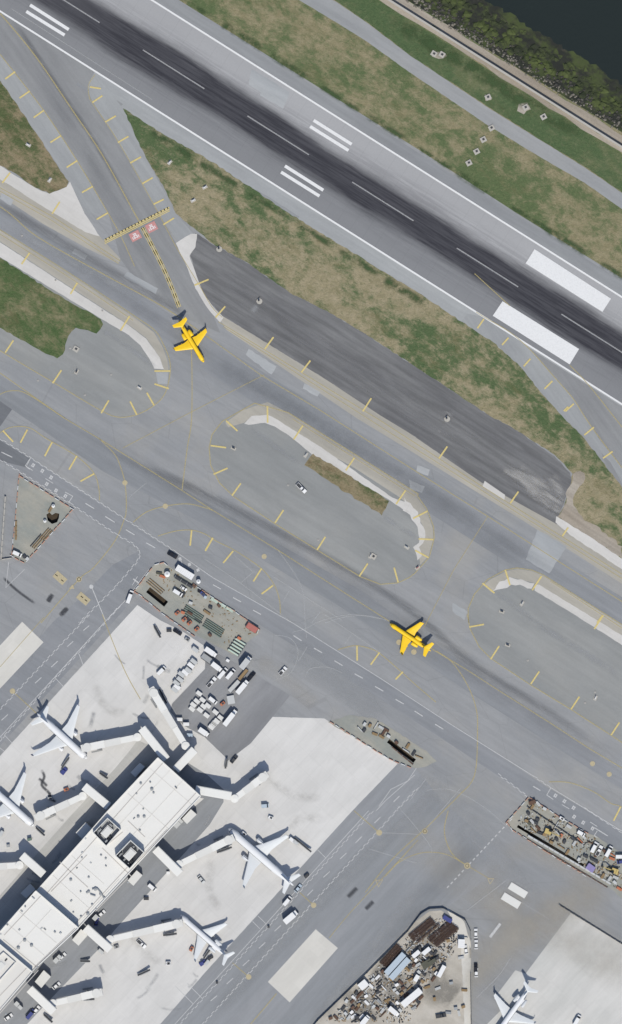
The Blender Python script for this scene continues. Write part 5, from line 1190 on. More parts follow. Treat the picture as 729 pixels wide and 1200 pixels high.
# the row of carts on the concrete and the containers on the lot
for x, y in ((258,140),(247,232),(224,262),(205,300),(180,318),(150,332),(140,372),(112,400),(98,452),(118,428)):
    put('cart', at(Z3,x,y), -38, 'grey topped baggage cart in the row on pale concrete left of the asphalt lot', 'lgrey' if (x+y)%3 else 'white', 'carts in a row on the concrete', L=3.6, W=2.0)
for x, y in ((288,480),(315,530),(270,540),(243,568),(232,600),(322,580),(356,575),(295,608),(345,650),(415,625),(455,668),(425,695),(405,715)):
    put('uld', at(Z3,x,y), -38, 'small white baggage container among the staggered rows on the asphalt lot', 'white', 'containers on the asphalt lot', L=3.0, W=1.9)
for x, y in ((382,145),(403,122)): put('uld', at(Z4,x,y), -38, 'small white baggage container among the staggered rows on the asphalt lot', 'white', 'containers on the asphalt lot', L=3.0, W=1.9)
V = [('truck',Z3,380,160,-35,'white box truck at the top left corner of the asphalt lot','white',dict(L=7,H=3.4)),
 ('flat',Z3,355,215,-35,'wide grey flatbed trailer just below the corner box truck','grey',dict(L=7,W=3.2)),
 ('truck',Z3,425,275,-38,'white box truck second from the lot corner, dark shadow on its left','white',dict(L=6.2,H=3.6)),
 ('van',Z3,470,325,50,'white van with a grey nose, left of the pair below the pale cart','white',dict(L=6.4)),
 ('van',Z3,532,330,50,'white van on the right of the pair in the middle of the lot','white',dict(L=6.0)),
 ('truck',Z3,650,240,52,'tall grey box truck with white cab beside the tube bundle','lgrey',dict(L=7.5,H=4.6,W=2.9)),
 ('flat',Z3,560,425,47,'grey empty trailer parked left of the brown load','lgrey',dict(L=7.2)),
 ('truck',Z3,625,430,50,'long white box truck below the brown trailer','white',dict(L=8.5)),
 ('flat',Z3,630,335,50,'brown loaded trailer near the right end of the lot','timber',dict(L=6.5,W=1.9)),
 ('car',Z3,695,345,50,'dark car next to the brown loaded trailer','black',{}),
 ('pickup',Z3,385,395,50,'white pickup alone in the middle lane of the lot','white',dict(L=6.2)),
 ('van',Z3,395,535,-38,'white van between the containers and the red machine','white',dict(L=4.6,H=2.5)),
 ('truck',Z3,530,668,52,'longest white box truck with a wide dark shadow at the lot edge','white',dict(L=9.8,H=4.4)),
 ('gpu',Z3,470,560,40,'red and orange machine beside a pale tarpaulin in the lot','orange2',{}),
 ('crate',Z3,535,530,10,'pale grey sheeted load beside the red machine','lgrey',dict(L=3.4,W=4)),
 ('crate',Z3,510,225,-30,'small white box at the end of the line painted on the lot','white',{}),
 ('truck',Z4,325,185,-35,'white box truck at the bottom corner of the lot beside the long bridge','white',dict(L=6,H=3.2)),
 ('cart',Z4,135,85,0,'white cart at the top of the three beside the long north bridge','white',{}),
 ('cart',Z4,188,122,0,'white cart in the middle of the three beside the long north bridge','white',{}),
 ('cart',Z4,215,207,-5,'bluish white cart in the shade of the long north bridge','lblue',{}),
 ('car',Z4,558,395,50,'dark grey car on the concrete below the apron road end','dark',{}),
 ('loader',Z4,498,430,80,'thin grey steel ramp standing left of the dark grey car','grey',dict(L=5)),
 ('van','d1',552,192,45,'white van alone on the concrete above the bridge heads','white',dict(L=5.2)),
 ('loader','d1',538,58,-62,'grey belt loader near the top corner of the apron','grey',dict(L=7)),
 ('gpu','d1',578,55,0,'small dark unit right of the belt loader near the apron top','dark',{}),
 ('car','d1',607,60,-32,'dark car by the fence of the dig at the apron top','black',{}),
 ('gpu','d1',640,85,-32,'small grey unit left of the corner box truck, near the dig','grey',{}),
 ('loader',Z3+() if False else tile(100,780,100),665,260,-63,'grey ramp lying close along the head of the long north bridge','grey',dict(L=8)),
 ('loader',Z5,510,155,55,'belt loader below the winglet airliner, next to the blue tug','lgrey',dict(L=6.5)),
 ('tug',Z5,497,222,50,'dark blue tug below the winglet airliner','blue',dict(L=3.8,W=2.2)),
 ('loader',Z5,315,690,-42,'belt loader just off the nose of the airliner at the left edge','lgrey',dict(L=6)),
 ('cart',Z5,12,705,60,'grey cart at the left edge of the picture below the airliner','lgrey',{}),
 ('gpu',Z5,515,365,20,'small orange unit by the shadow of the left edge airliner bridge','orange2',{}),
 ('loader','d1',355,550,-35,'short grey ramp on the concrete above the terminal shadow','grey',dict(L=5)),
 ('cart',Z6,230,155,15,'small dark green cart above the bridge at the left edge','green',dict(L=2.2,W=1.4)),
 ('gpu',Z5,390,435,0,'small grey unit in the shadow line of the left edge airliner bridge','grey',{}),
 ('crate',Z6,65,205,10,'small grey equipment box left of the dark green cart','grey',{}),
 ('van','e1',520,262,-40,'white van at the kerb of the service road southeast of the terminal','white',dict(L=4.6)),
 ('gpu','e1',500,300,0,'small dark unit below the white van southeast of the terminal','dark',{}),
 ('car','e1',330,378,80,'blue car in the shade where the long straight bridge starts','blue',{}),
 ('car','e1',347,352,40,'white car parked above the blue car at the bridge root','white',{}),
 ('pickup','e1',484,455,-42,'white pickup below the long straight bridge','white',{}),
 ('loader','e1',292,513,0,'white ramp with dark belt at the end of the terminal service road','lgrey',dict(L=5)),
 ('loader','e1',492,552,25,'belt loader alone on open concrete above the southernmost bridge','lgrey',dict(L=7)),
 ('gpu','e1',575,520,0,'small white unit right of the lone belt loader','white',{}),
 ('cart','e1',345,480,-40,'grey cart behind the outer corner of the long straight bridge','lgrey',{}),
 ('gpu','e1',398,465,20,'small grey unit just right of the long straight bridge corner','grey',{}),
 ('car','e1',688,235,-50,'dark and white car on the concrete below the longest airliner bridge','lgrey',{}),
 ('crate','e1',575,212,0,'white equipment box at the outer corner of the longest airliner bridge','white',{}),
 ('car','e1',30,705,35,'white car at the bottom left beside the terminal','white',{}),
 ('van','e1',105,695,50,'dark blue van on the service road at the bottom left','blue',{}),
 ('car','e1',125,680,50,'white car right of the dark blue van at the bottom left','white',{}),
 ('loader','e1',165,708,-42,'grey ramp at the bottom left beside the southernmost bridge','grey',dict(L=6)),
 ('car','e1',193,598,40,'white car by the bend of the southernmost bridge','white',{}),
 ('car','e1',213,498,42,'small white car against the southeast terminal wall','white',{}),
 ('loader','e1',300,643,2,'long dark ramp lying below the southernmost bridge','grey',dict(L=7)),
 ('tug','e1',693,520,35,'dark blue tug beside the tail of the T tailed jet at the bridge','blue',dict(L=3.6,W=2)),
 ('loader','e1',708,487,55,'belt loader at the rear hold of the T tailed jet at the bridge','lgrey',dict(L=6)),
 ('gpu',ZE,410,478,30,'small dark unit right of the rear belt loader of the T tailed jet','dark',{}),
 ('gpu',ZE,262,410,60,'orange unit at the left wingtip of the T tailed jet at the bridge','orange2',{}),
 ('gpu',ZE,80,525,0,'small white unit on open concrete left of the T tailed jet','white',{}),
 ('loader',ZE,95,296,8,'dark ramp lying under the long straight bridge near its head','grey',dict(L=7)),
 ('loader',ZF,20,368,20,'dark ramp under the longest airliner bridge near its head','grey',dict(L=8)),
 ('van',ZF,337,28,5,'white and blue van on open concrete north of the longest airliner','lblue',dict(L=3.8)),
 ('gpu',ZF,380,120,-20,'small white unit north of the longest airliner','white',{}),
 ('gpu',ZF,172,245,-40,'white unit at the front hold of the longest airliner','white',{}),
 ('loader',ZF,630,330,-40,'long dark belt loader right of the longest airliner wing','grey',dict(L=11,W=1.2)),
 ('cart',ZF,545,292,-40,'white cart at the wingtip of the longest airliner','white',{}),
 ('cart',ZF,572,310,-40,'grey cart between the wingtip and the long dark loader','lgrey',{}),
 ('car',ZF,593,668,50,'blue and white car behind the tail of the longest airliner','lblue',{}),
 ('van','e2',282,308,50,'white van with dark roof shadow on the apron road','white',dict(L=5.4,H=2.6)),
 ('truck','e2',294,362,40,'big white box truck driving on the apron road','white',dict(L=8.4,H=4.2,W=3)),
 ('gpu','e2',348,222,40,'small grey unit at the apron road edge right of the longest airliner','dark',{}),
 ('crate','e2',218,396,0,'small dark box on the apron road line','dark',dict(L=1,W=1,H=.8)),
 ('crate','e2',42,587,0,'small dark box on the apron road line further southwest','dark',dict(L=1,W=1,H=.8)),
 ('cart','e2',8,518,50,'grey cart at the tail of the T tailed jet, near the road','lgrey',{}),
 ('van','c1',444,640,70,'white van on the road beside the corner of the apron','white',dict(L=6.6,H=2.6)),
 ('car',zA,345,38,-30,'black car on the road above the white site office','black',dict(L=5.2,W=2.2)),
 ('office',zA,450,187,-32,'long white site office at the top of the dig','white',dict(L=9.6)),
 ('van',zA,390,362,-32,'white van inside the dig below the long site office','white',dict(L=5)),
 ('car',zA,440,325,-32,'small white car between the site office and the white van','white',dict(L=3.4,W=1.6)),
 ('tank',zA,300,203,0,'round white tank left of the long site office','white',dict(r=1.45)),
 ('tank',zA,567,265,0,'small round white tank right of the long site office','white',dict(r=1.1)),
 ('gpu',zA,600,370,-45,'dark blue compressor on the ground right of the site office','blue',{}),
 ('crate',zA,575,350,-25,'black equipment box touching the dark blue compressor','black',{}),
 ('crate',zA,625,400,-25,'light blue equipment box touching the dark blue compressor','lblue',dict(L=1.3)),
 ('stack',zA,230,195,-10,'dark material stack left of the round white tank','olive',{}),
 ('skip',ZB,440,550,-33,'red covered skip at the right end of the dig','red',dict(L=6.2,W=3.3)),
 ('stack',ZB,55,420,-34,'brown board stack beside the long pale green sheets','timber',dict(L=4)),
 ('pickup','d2',267,193,48,'white pickup alone right of the asphalt lot','white',dict(L=4.8)),
 ('truck','d2',140,165,50,'white box truck near the tube bundle, front in the light','lgrey',dict(L=5,H=3.8)) ,
 ('pickup','c2',330,268,-45,'white pickup with red rear alone on the central island','white',dict(L=6.2)),
 ('van',Z7,430,300,62,'white van, first of the three parked in the right hand dig','white',dict(L=5.6)),
 ('pickup',Z7,483,335,62,'white pickup, second of the three parked in the right hand dig','white',dict(L=5.6)),
 ('van',Z7,585,342,60,'white van, third of the three parked in the right hand dig','white',dict(L=5.8,H=2.6)),
 ('van',Z7,708,398,0,'white van at the right edge of the picture','white',dict(L=4.6)),
 ('car',Z7,722,452,10,'blue car at the right edge of the picture below the white van','blue',{}),
 ('exc',zC2,388,362,-20,'yellow excavator in the middle of the right hand dig','yellow',{}),
 ('exc',Z7,640,548,160,'yellow excavator at the right edge of the picture','yellow',{}),
 ('crate',Z7,392,518,-35,'violet sheeted load at the edge of the long trench','purple',dict(L=4,W=3,H=1.4)),
 ('van',zC2,662,375,-30,'small white van on the upper side of the right hand dig','white',dict(L=4)),
 ('gpu',zC2,498,248,-32,'white unit on the upper side of the right hand dig','white',{}),
 ('crate',Z7,340,395,-30,'dark grey equipment box above the violet load','dark',dict(L=2.4)),
 ('crate',Z7,430,440,-30,'dark long box right of the violet load','dark',dict(L=4,W=1.2)),
 ('skip',zC2,245,110,20,'rusty skip at the top corner of the right hand dig','rust',dict(L=3.6,W=2)),
 # yard in the south
 ('container',Q1,417,258,48,'left of the two pale blue long containers in the yard','lblue',dict(L=13.5,W=3.0)),
 ('container',Q1,453,297,48,'right of the two pale blue long containers in the yard','lblue',dict(L=13.5,W=3.0)),
 ('container',Q1,545,520,40,'long white container casting a dark shadow in the middle of the yard','white',dict(L=12,W=3.4,H=3.4)),
 ('truck',Q1,408,630,-40,'white box truck low in the yard beside brown boards','white',dict(L=6.5,W=2.4)),
 ('container',Q1,170,422,40,'white container with a dark frame near the yard fence','white',dict(L=4.6,W=3.8)),
 ('container',Q1,580,183,40,'small white container, first of the pair above the grey slab','white',dict(L=4.4,W=2.2)),
 ('container',Q1,660,160,40,'small white container, second of the pair above the grey slab','white',dict(L=4.6,W=2.2)),
 ('container',Q1,583,370,60,'small white container standing below the grey slab','white',dict(L=3.4,W=2.2)),
 ('container',Q2,313,515,62,'white container with dark side right of the olive sheeted stack','white',dict(L=6.4,W=2.2)),
 ('office',Q2,468,300,88,'square white site office near the yard gate','white',dict(L=4.2,W=3.2)),
 ('car',Q2,503,350,100,'white car below the square site office','white',{}),
 ('crate',Q2,360,112,-30,'dark blue sheeted load at the top corner of the yard','blue',dict(L=4.6,W=2,H=1.4)),
 ('crate',Q2,200,460,30,'olive sheeted stack in the middle of the yard','olive',dict(L=5,W=3.4,H=1.5)),
 ('crate',Q2,240,440,30,'second olive sheeted stack touching the first','olive',dict(L=4,W=1.6,H=1.9)),
 ('car',Q2,580,222,90,'white car outside the yard fence, topmost of the four','white',{}),
 ('car',Q2,583,310,90,'white car outside the yard fence, second from the top','white',{}),
 ('car',Q2,580,490,90,'dark and white car outside the yard fence, third from the top','black',{}),
 ('car',Q2,584,527,90,'white car outside the yard fence, lowest of the four','white',{}),
 ('truck',Q1,185,695,50,'white truck at the bottom edge of the picture in the yard','white',dict(L=6)),
 ('gpu',Q1,120,675,0,'dark unit left of the truck at the bottom edge of the yard','dark',{}),
 ('van','e3',575,715,60,'white van at the bottom edge on the right hand concrete','white',{}),
 ('pickup','e3',110,700,10,'dark pickup at the bottom edge of the yard','dark',{}),
]
for k, t, x, y, dg, lb, c, kw in V: put(k, at(t, x, y), dg, lb, c, **kw)
# steel in the yard and digs
for i, (p, q) in enumerate((((60,245),(235,105)),((78,262),(250,122)),((95,280),(262,140)),((130,290),(290,155)),((205,275),(385,125)),((225,290),(400,145)),((245,300),(412,160)),((265,308),(425,175)),((285,316),(432,190)))):
    a, b = at(Q2, *p), at(Q2, *q); put('cage', ((a[0]+b[0])/2, (a[1]+b[1])/2), 39.5, 'long rusty rebar cage in the piles at the top of the yard', 'rust', 'rebar cages in the yard', L=14.5, r=.62)
for i, (p, q) in enumerate((((300,262),(440,105)),((318,275),(455,120)),((335,290),(468,140)))):
    a, b = at(Q1, *p), at(Q1, *q); put('cage', ((a[0]+b[0])/2, (a[1]+b[1])/2), 48, 'rusty rebar cage beside the pale blue containers', 'rust', 'rebar cages by the blue containers', L=13, r=.6)
for i in range(5):
    for half in (0, 1):
        a = (217 + half*24 + i*1.15 - 2, 713.5 + half*16 + i*-2.0 + 4); put('pipe', (a[0]+9, a[1]+6.5), -33, 'long dark green pipe laid with others along the dig', 'green', 'green pipes in the dig', L=10.5, r=.26)
for i in range(5):
    c = at(Z3, 610 - i*14, 78 + i*21); put('pipe', c, -32, 'pale thick tube in the bundle right of the pipes', 'pgreen', 'pale tubes in a bundle', L=6.2, r=.5)
for i in range(3):
    a = at(ZB, 120+i*65, 318+i*38); put('stack', a, -31, 'pale green sheet stack in the row along the road side of the dig', 'pgreen', 'pale green sheet stacks', L=4.2, W=1.5, H=.8)
for i, (x, y) in enumerate(((385,535),(445,590),(490,620),(552,672))):
    put('gpu', at(zA, x, y), 40, 'orange machine in the line of four below the pit of the dig', 'orange2', 'orange machines in a line')
for i in range(3): put('pipe', at(zA, 185+i*14, 322-i*14), -40, 'rusty steel beam lying along the upper edge of the pit', 'timber', 'beams beside the pit', L=9.5, r=.22)
C0T = tile(0,560,110)
for i in range(3): put('pipe', at(C0T, 278+i*14, 485+i*9), 49, 'long beam beside the row of beams in the triangular dig', 'timber' if i else 'dark', 'beams in the triangular dig', L=8, r=.24)
for i in range(3): put('pipe', at(C0T, 345+i*14, 430+i*8), 49, 'long beam beside the row of beams in the triangular dig', 'timber', 'beams in the triangular dig', L=6.5, r=.24)
put('stack', at(C0T, 395, 240), 60, 'brown timber stack at the edge of the pit in the triangular dig', 'timber', L=4); put('tank', at(C0T, 415, 218), 0, 'small white round tank above the pit in the triangular dig', 'white', r=.9, H=1.5); put('tank', at(C0T, 350, 335), 0, 'small white round tank below the pit in the triangular dig', 'white', r=.8, H=1.3)
put('van', at(C0T, 135, 590), -25, 'white van at the lower tip of the triangular dig', 'white', L=4.6); put('crate', at(C0T, 190, 612), 50, 'dark box right of the van at the lower tip of the triangular dig', 'dark'); put('crate', at(C0T, 212, 628), 50, 'pale box at the very tip of the triangular dig', 'lgrey')
for i in range(4): put('stack', at(C0T, 125, 350+i*38), 85, 'flat brown board stack along the left side of the triangular dig', 'timber', 'board stacks in the triangular dig', L=2.4, W=.9, H=.5)
# two pale steel ramps lying on the apron
for pts, lb in ((T(tile(570,1020,70), (312,142),(515,265),(455,345),(258,215)), 'upper of the two pale steel plates lying on the asphalt'), (T(tile(570,1020,70), (225,262),(430,385),(370,478),(178,345)), 'lower of the two pale steel plates lying on the asphalt')):
    q = [P(*p) for p in pts]; c = sum(q, Vector())/4; root = empty('steel_plate', (c.x, c.y, .06), math.atan2((q[1]-q[0]).y, (q[1]-q[0]).x), lb, 'steel plate', 'pale plates on the asphalt')
    L_, W_ = (q[1]-q[0]).length, (q[3]-q[0]).length
    b = MB(); b.box(0,0,.18,L_,W_,.25); b.build('plate', K['pale'] if 'pale' in K else K['bridge2'], root)
    for x in (-L_*.4, 0, L_*.4): b = MB(); b.box(x,0,0,.3,W_*.9,.18); b.build('bearer', K['dark'], root)
# long low walls and beams
def longwall(name, p, q, wd, h, mat, label, cat, parts=True):
    a, b = P(*p), P(*q); m_ = (a+b)/2; an = math.atan2((b-a).y, (b-a).x); L_ = (b-a).length
    root = empty(name, (m_.x, m_.y, .06), an, label, cat); k = MB(); k.box(0,0,0,L_,wd,h); k.build('panel', mat, root)
    n = max(2, int(L_/3))
    for i in range(n+1): k = MB(); k.box(-L_/2+L_*i/n, 0, 0, .25, wd+.25, h+.12); k.build('post', K['metal'], root)
    return root
longwall('hoarding', at(zC2,205,150), at(zC2,670,465), .25, 1.1, K['dark'], 'long dark hoarding through the middle of the right hand dig', 'hoarding')
longwall('steel_beam', at(zC2,210,395), (716,1036), .9, .5, K['lgrey'], 'long pale beam along the outer side of the trench', 'beam')
longwall('steel_beam', at(zC2,150,395), (712,1040), .4, .5, K['rust'], 'long thin rusty beam outside the pale one', 'beam')
longwall('low_wall', at(C0T,42,145), at(C0T,8,635), .6, 1.1, K['conc'], 'pale low wall at the left edge beside the triangular dig', 'wall')
longwall('low_wall', (0,656), (14,654), .5, 1.0, K['conc'], 'short low wall closing the lower end of the long one at the left edge', 'wall')
longwall('blast_fence', T('e3', (515,322))[0], T('e3', (740,462))[0], .35, .9, K['dark'], 'long low dark fence along the top of the right hand concrete', 'fence')
longwall('steel_rack', at(zA, 365,225), at(zA, 515,318), 1.3, 1.6, K['dark'], 'dark latticed rack along the lower side of the long site office', 'rack')
longwall('steel_beam', (459,875), (484,896), .5, .6, K['rust'], 'rusty beam beside the short trench near the middle road', 'beam')
# fence of the yard: posts carrying dark screens
def fence(name, pts, h, label):
    o0 = P(*pts[0]); root = empty(name, (o0.x, o0.y, 0), 0, label, 'fence'); inv = Matrix.Translation(-root.location); sc_ = MB(); np_ = 0
    for a, b in zip(pts, pts[1:]):
        a, b = P(*a), P(*b); L_ = (b-a).length; an = math.atan2((b-a).y, (b-a).x); n = max(1, int(L_/3.5)); m_ = (a+b)/2
        sc_.box(m_.x, m_.y, .15, L_, .06, h-.2, an)
        for i in range(n+1):
            q = a.lerp(b, i/n); posts = MB(); posts.cyl((q.x,q.y,0),(q.x,q.y,h+.15),.07); posts.box(q.x, q.y, 0, .5, .5, .3, an)
            po = posts.build('post', K['metal'], root); po.matrix_parent_inverse = inv
    o = sc_.build('screen', K['dark'], root); o.matrix_parent_inverse = inv
    return root
fence('screened_fence', [(366,1204),(372,1196),(430,1140),(478,1091),(493,1071),(503,1065),(519,1064),(545,1078),(551,1090),(552,1101)], 1.8, 'dark screened fence curving round the top and left of the yard')
fence('screened_fence', [(551,1112),(551,1122)], 2.1, 'short piece of dark fence at the yard gate, above the opening')
fence('screened_fence', [(551.5,1140),(552.5,1204)], 2.6, 'straight dark fence on the right of the yard, below the opening')
# plastic barriers round the digs
def v_bar(c):
    root = bpy.data.objects.new('plastic_barrier', None); COL.objects.link(root); b = MB(); b.profile([(-1.1,0),(1.1,0),(1.1,.95),(-1.1,.95)], .5, wt=.16); b.build('barrier_body', K[c], root); return root
KIND['bar'] = v_bar; CATS['bar'] = 'barrier'
def barriers(pts, label, group, cols=('orange','white','orange'), step=2.6):
    i = 0
    for a, b in zip(pts, pts[1:]):
        A_, B_ = P(*a), P(*b); L_ = (B_-A_).length; an = math.degrees(math.atan2((B_-A_).y, (B_-A_).x)); t = step/2
        while t < L_:
            q = A_.lerp(B_, t/L_); px = (q.x/MPP + 364.5 + random.uniform(-.25,.25), 600 - q.y/MPP + random.uniform(-.25,.25)); put('bar', px, an + random.uniform(-4,4), cols[i % len(cols)] + ' ' + label, cols[i % len(cols)], cols[i % len(cols)] + ' ' + group); t += step; i += 1
barriers([(178,665),(170,676),(157,693),(165,698),(189,718),(229,746)], 'plastic barrier edging the left and lower side of the dig with the site office', 'barriers round the dig with the site office')
barriers([(226,684),(255,704),(276,717),(303,737),(301,745)], 'plastic barrier along the road side of the dig with the site office', 'barriers on the road side of the office dig')
barriers([(181,662),(192,659),(199,664)], 'plastic barrier round the top end of the dig with the site office', 'barriers at the top end of the office dig', cols=('white','orange'))
barriers(T('c1', (65,225),(250,340),(85,525),(40,500),(65,225)), 'plastic barrier edging the triangular dig', 'barriers round the triangular dig', step=3.0)
barriers([(690,977),(655,957),(620,934),(594,963),(600,972),(640,998),(686,1026)], 'plastic barrier edging the right hand dig', 'barriers round the right hand dig', step=3.0)
barriers([(386,845),(455,889),(486,901)], 'plastic barrier along the dig in the middle road', 'barriers along the middle dig', step=3.2)
# loose materials on the sites
random.seed(21)
def inpoly(p, poly):
    x, y = p; c = False; n = len(poly)
    for i in range(n):
        x0, y0 = poly[i]; x1, y1 = poly[(i+1) % n]
        if (y0 > y) != (y1 > y) and x < (x1-x0)*(y-y0)/(y1-y0)+x0: c = not c
    return c
used = [at(t, x, y) for _, t, x, y, *_r in V]
def clutter(poly, n, where, cols, ang, rmin=4.5):
    xs = [p[0] for p in poly]; ys = [p[1] for p in poly]; k = 0; tries = 0
    while k < n and tries < 4000:
        tries += 1; p = (random.uniform(min(xs), max(xs)), random.uniform(min(ys), max(ys)))
        if not inpoly(p, poly) or any((p[0]-q[0])**2 + (p[1]-q[1])**2 < rmin**2 for q in used) or any(inpoly(p, [(c_[0]+(c_[0]-sum(v[0] for v in h)/len(h))*.4, c_[1]+(c_[1]-sum(v[1] for v in h)/len(h))*.4) for c_ in h]) for h in PITS): continue
        used.append(p); c = random.choice(cols); kind = random.choice(('stack','crate','crate','stack','pipe'))
        nm = {'stack':'board stack','crate':'equipment box','pipe':'short pipe'}[kind]; cn = {'timber':'brown','rust':'rusty','dark':'dark','lgrey':'pale','grey':'grey','orange2':'orange','white':'white','olive':'olive','blue':'blue','red':'red'}[c]
        kw = {'stack':dict(L=3,W=1.3,H=.9),'crate':dict(L=1.8,W=1.3,H=1.1),'pipe':dict(L=4,r=.3)}[kind]
        put(kind, p, ang + random.choice((0, 90, 10, -15)), '%s %s lying loose %s' % (cn, nm, where), c, '%s %ss %s' % (cn, nm, where), **kw); k += 1
YARD = [(385,1195),(420,1160),(482,1095),(500,1075),(520,1075),(545,1090),(548,1125),(530,1130),(500,1170),(470,1195)]
clutter([(382,1196),(425,1152),(470,1112),(510,1110),(520,1130),(490,1180),(440,1196)], 90, 'in the yard', ('timber','rust','dark','lgrey','grey','white','rust'), 45, 4.0)
clutter([(500,1110),(548,1095),(546,1190),(500,1190)], 12, 'near the yard gate', ('timber','lgrey','grey'), 10, 7)
clutter([(200,668),(290,730),(290,745),(270,760),(240,745),(215,722),(205,690),(188,675)], 12, 'in the dig with the site office', ('timber','dark','lgrey','orange2','rust'), -32, 5)
clutter([(625,938),(700,985),(729,1004),(729,1045),(690,1018),(645,990),(612,962)], 40, 'in the right hand dig', ('timber','rust','dark','lgrey','olive','lgrey','dark','orange2'), -32, 4)
clutter([(400,847),(440,845),(500,886),(494,892),(480,885),(440,866)], 16, 'in the dig by the middle road', ('timber','rust','dark','lgrey'), -32, 4)

YP = [(382,1198),(425,1152),(478,1098),(500,1078),(520,1076),(540,1090),(530,1120),(500,1150),(480,1198)]
bits('rubble', YP, 420, (.25,.7), K['dark']); bits('scrap_timber', YP, 320, (.2,.6), K['timber']); bits('broken_concrete_pieces', YP, 320, (.25,.7), K['lgrey'])
CP = [(622,938),(700,984),(729,1003),(729,1046),(690,1018),(645,990),(604,964)]
bits('rubble', CP, 170, (.2,.6), K['dark']); bits('scrap_timber', CP, 150, (.2,.6), K['timber']); bits('broken_concrete_pieces', CP, 120, (.2,.6), K['lgrey'])
bits('rubble', [(175,672),(195,664),(290,730),(295,745),(270,760)], 90, (.2,.5), K['timber'])
# ================================================================ AIRFIELD FURNITURE
def v_sign(c, L=2.6):
    root = bpy.data.objects.new('guidance_sign', None); COL.objects.link(root)
    b = MB(); b.box(0,0,0,L+1.2,1.6,.12); b.build('pad', K['conc'], root); b = MB(); b.box(0,0,.5,L,.35,.9); b.build('panel', K[c], root)
    for x in (-L*.35, L*.35): b = MB(); b.cyl((x,0,.1),(x,0,.5),.06); b.build('leg', K['metal'], root)
    return root
def v_vault(c):
    root = bpy.data.objects.new('utility_vault', None); COL.objects.link(root); b = MB(); b.box(0,0,0,2.9,2.7,.3); b.build('slab', K['conc'], root); b = MB(); b.box(.1,.1,.302,1.1,1.0,.22); b.build('hatch', K['dark'], root); return root
def v_wind(c):
    root = bpy.data.objects.new('instrument_mast', None); COL.objects.link(root); b = MB(); b.cyl((0,0,0),(0,0,.3),1.5,1.5,14); b.build('footing', K['conc'], root)
    b = MB(); b.cyl((0,0,.3),(0,0,3.2),.12,.08); b.box(0,0,2.6,1.8,.12,.12); b.build('mast', K['metal'], root); b = MB(); b.box(0,.5,.3,.8,.6,1.1); b.build('cabinet', K['dark'], root); return root
def v_light(c):
    root = bpy.data.objects.new('edge_light', None); COL.objects.link(root); b = MB(); b.cyl((0,0,0),(0,0,.12),.5,.5,12); b.build('base', K['conc'], root); b = MB(); b.cyl((0,0,.12),(0,0,.55),.14,.1,8); b.build('lamp', K['blue'], root); return root
KIND.update(sign=v_sign, vault=v_vault, mast=v_wind, elight=v_light); CATS.update(sign='sign', vault='vault', mast='mast', elight='light')
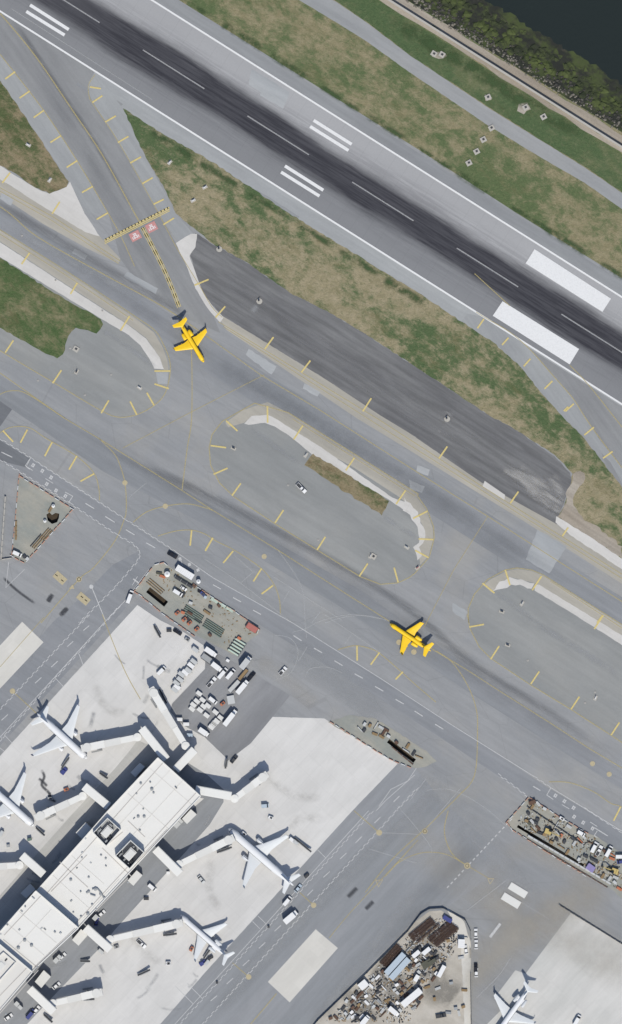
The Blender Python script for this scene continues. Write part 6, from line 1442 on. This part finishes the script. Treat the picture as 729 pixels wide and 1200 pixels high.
for p, dg, lb, c in ((T('b1',(262,570))[0], 60, 'dark sign on a pale pad in the left island', 'black'), (T('b1',(477,625))[0], -35, 'white sign near the tip of the left island', 'white'), (T('c2',(98,132))[0], -25, 'small sign at the left end of the central island', 'dark'),
    (T('c2',(566,500))[0], 70, 'upright sign low in the right half of the central island', 'lgrey'), (T('c2',(690,470))[0], -35, 'small sign near the right tip of the central island', 'lgrey'), (T('c2',(345,155))[0], 60, 'small sign at the upper end of the brown grass bed', 'lgrey'),
    (T('c3',(318,690))[0], -20, 'small sign at the left end of the right hand island', 'dark'), (T('c3',(387,662))[0], 60, 'small sign by the upper edge of the right hand island', 'lgrey'), (T('d3',(638,285))[0], 70, 'white sign low in the right hand island', 'white'),
    (T('a1',(170,615))[0], 60, 'white sign in the grass left of the runway exit', 'white'), (T('a1',(580,555))[0], 50, 'white sign in the grass beside the start of the grass strip', 'white'), (T('a1',(660,685))[0], 30, 'white sign low in the grass strip beside the holding line', 'white'), (T('a1',(97,495))[0], -30, 'small white sign deep in the grass left of the exit', 'white'), (T('a1',(700,640))[0], 30, 'small sign between the two white signs of the grass strip', 'white'),
    (T('d3',(338,105))[0], -20, 'small dark sign high in the right hand island', 'dark'), (T('c3',(30,540))[0], 40, 'small red sign at the right tip of the central island', 'red')):
    put('sign', p, dg, lb, c, z=.1, L=1.5)
for p, lb in (((576,150),'first concrete vault from the road, in the diagonal row of four'), ((566.5,163.6),'second concrete vault from the road, in the diagonal row of four'), ((558.6,177.6),'third concrete vault from the road, in the diagonal row of four'), ((549.5,191),'vault nearest the runway in the diagonal row of four'),
    ((508.5,63),'left of two concrete vaults side by side by the seawall grass'), ((518,64),'right of two concrete vaults side by side by the seawall grass'), ((572,114),'concrete vault at the edge of the perimeter road in the green verge'), ((616,126),'concrete vault in bare earth close to the seawall'), ((637,137),'small concrete vault in the green verge right of the bare earth one'),
    ((437.5,652),'square concrete vault low in the central island'),((89,409),'square concrete vault in the left island by the grass')):
    put('vault', p, -32 if p[0] < 520 else 28, lb, 'conc')
sheet('bare_earth', [(608,122),(618,120),(622,128),(614,134),(606,130)], M['gravel'], 2, wobble=.8); sheet('bare_earth', [(508,60),(520,60),(524,66),(514,69),(506,66)], M['gravel'], 2, wobble=.8); sheet('bare_earth', [(568,111),(575,111),(576,117),(569,118)], M['gravel'], 2, wobble=.6)
for p, lb in (((304,353),'instrument mast on a scraped patch at the left end of the dark infield'), ((524,491),'instrument mast near the top edge of the dark infield'), ((257,292),'instrument mast at the grass corner of the dark infield')): put('mast', p, 40, lb, 'metal')
for x, y, lb in ((24,276,'blue edge light standing on the taxiway left'),(49,290-14,'blue light')): pass
for t, pts in (('b1',((130,600),(240,490),(380,580),(290,650))), ('c2',((285,258),(388,445))), ('d3',((407,157),(602,302),(637,265))), ('b1',((190,258),(350,362),(75,105)))):
    for x, y in pts: put('elight', at(t, x, y), 0, 'small dark light fitting with a pale collar set in the island pavement', 'blue', 'light fittings in the islands')
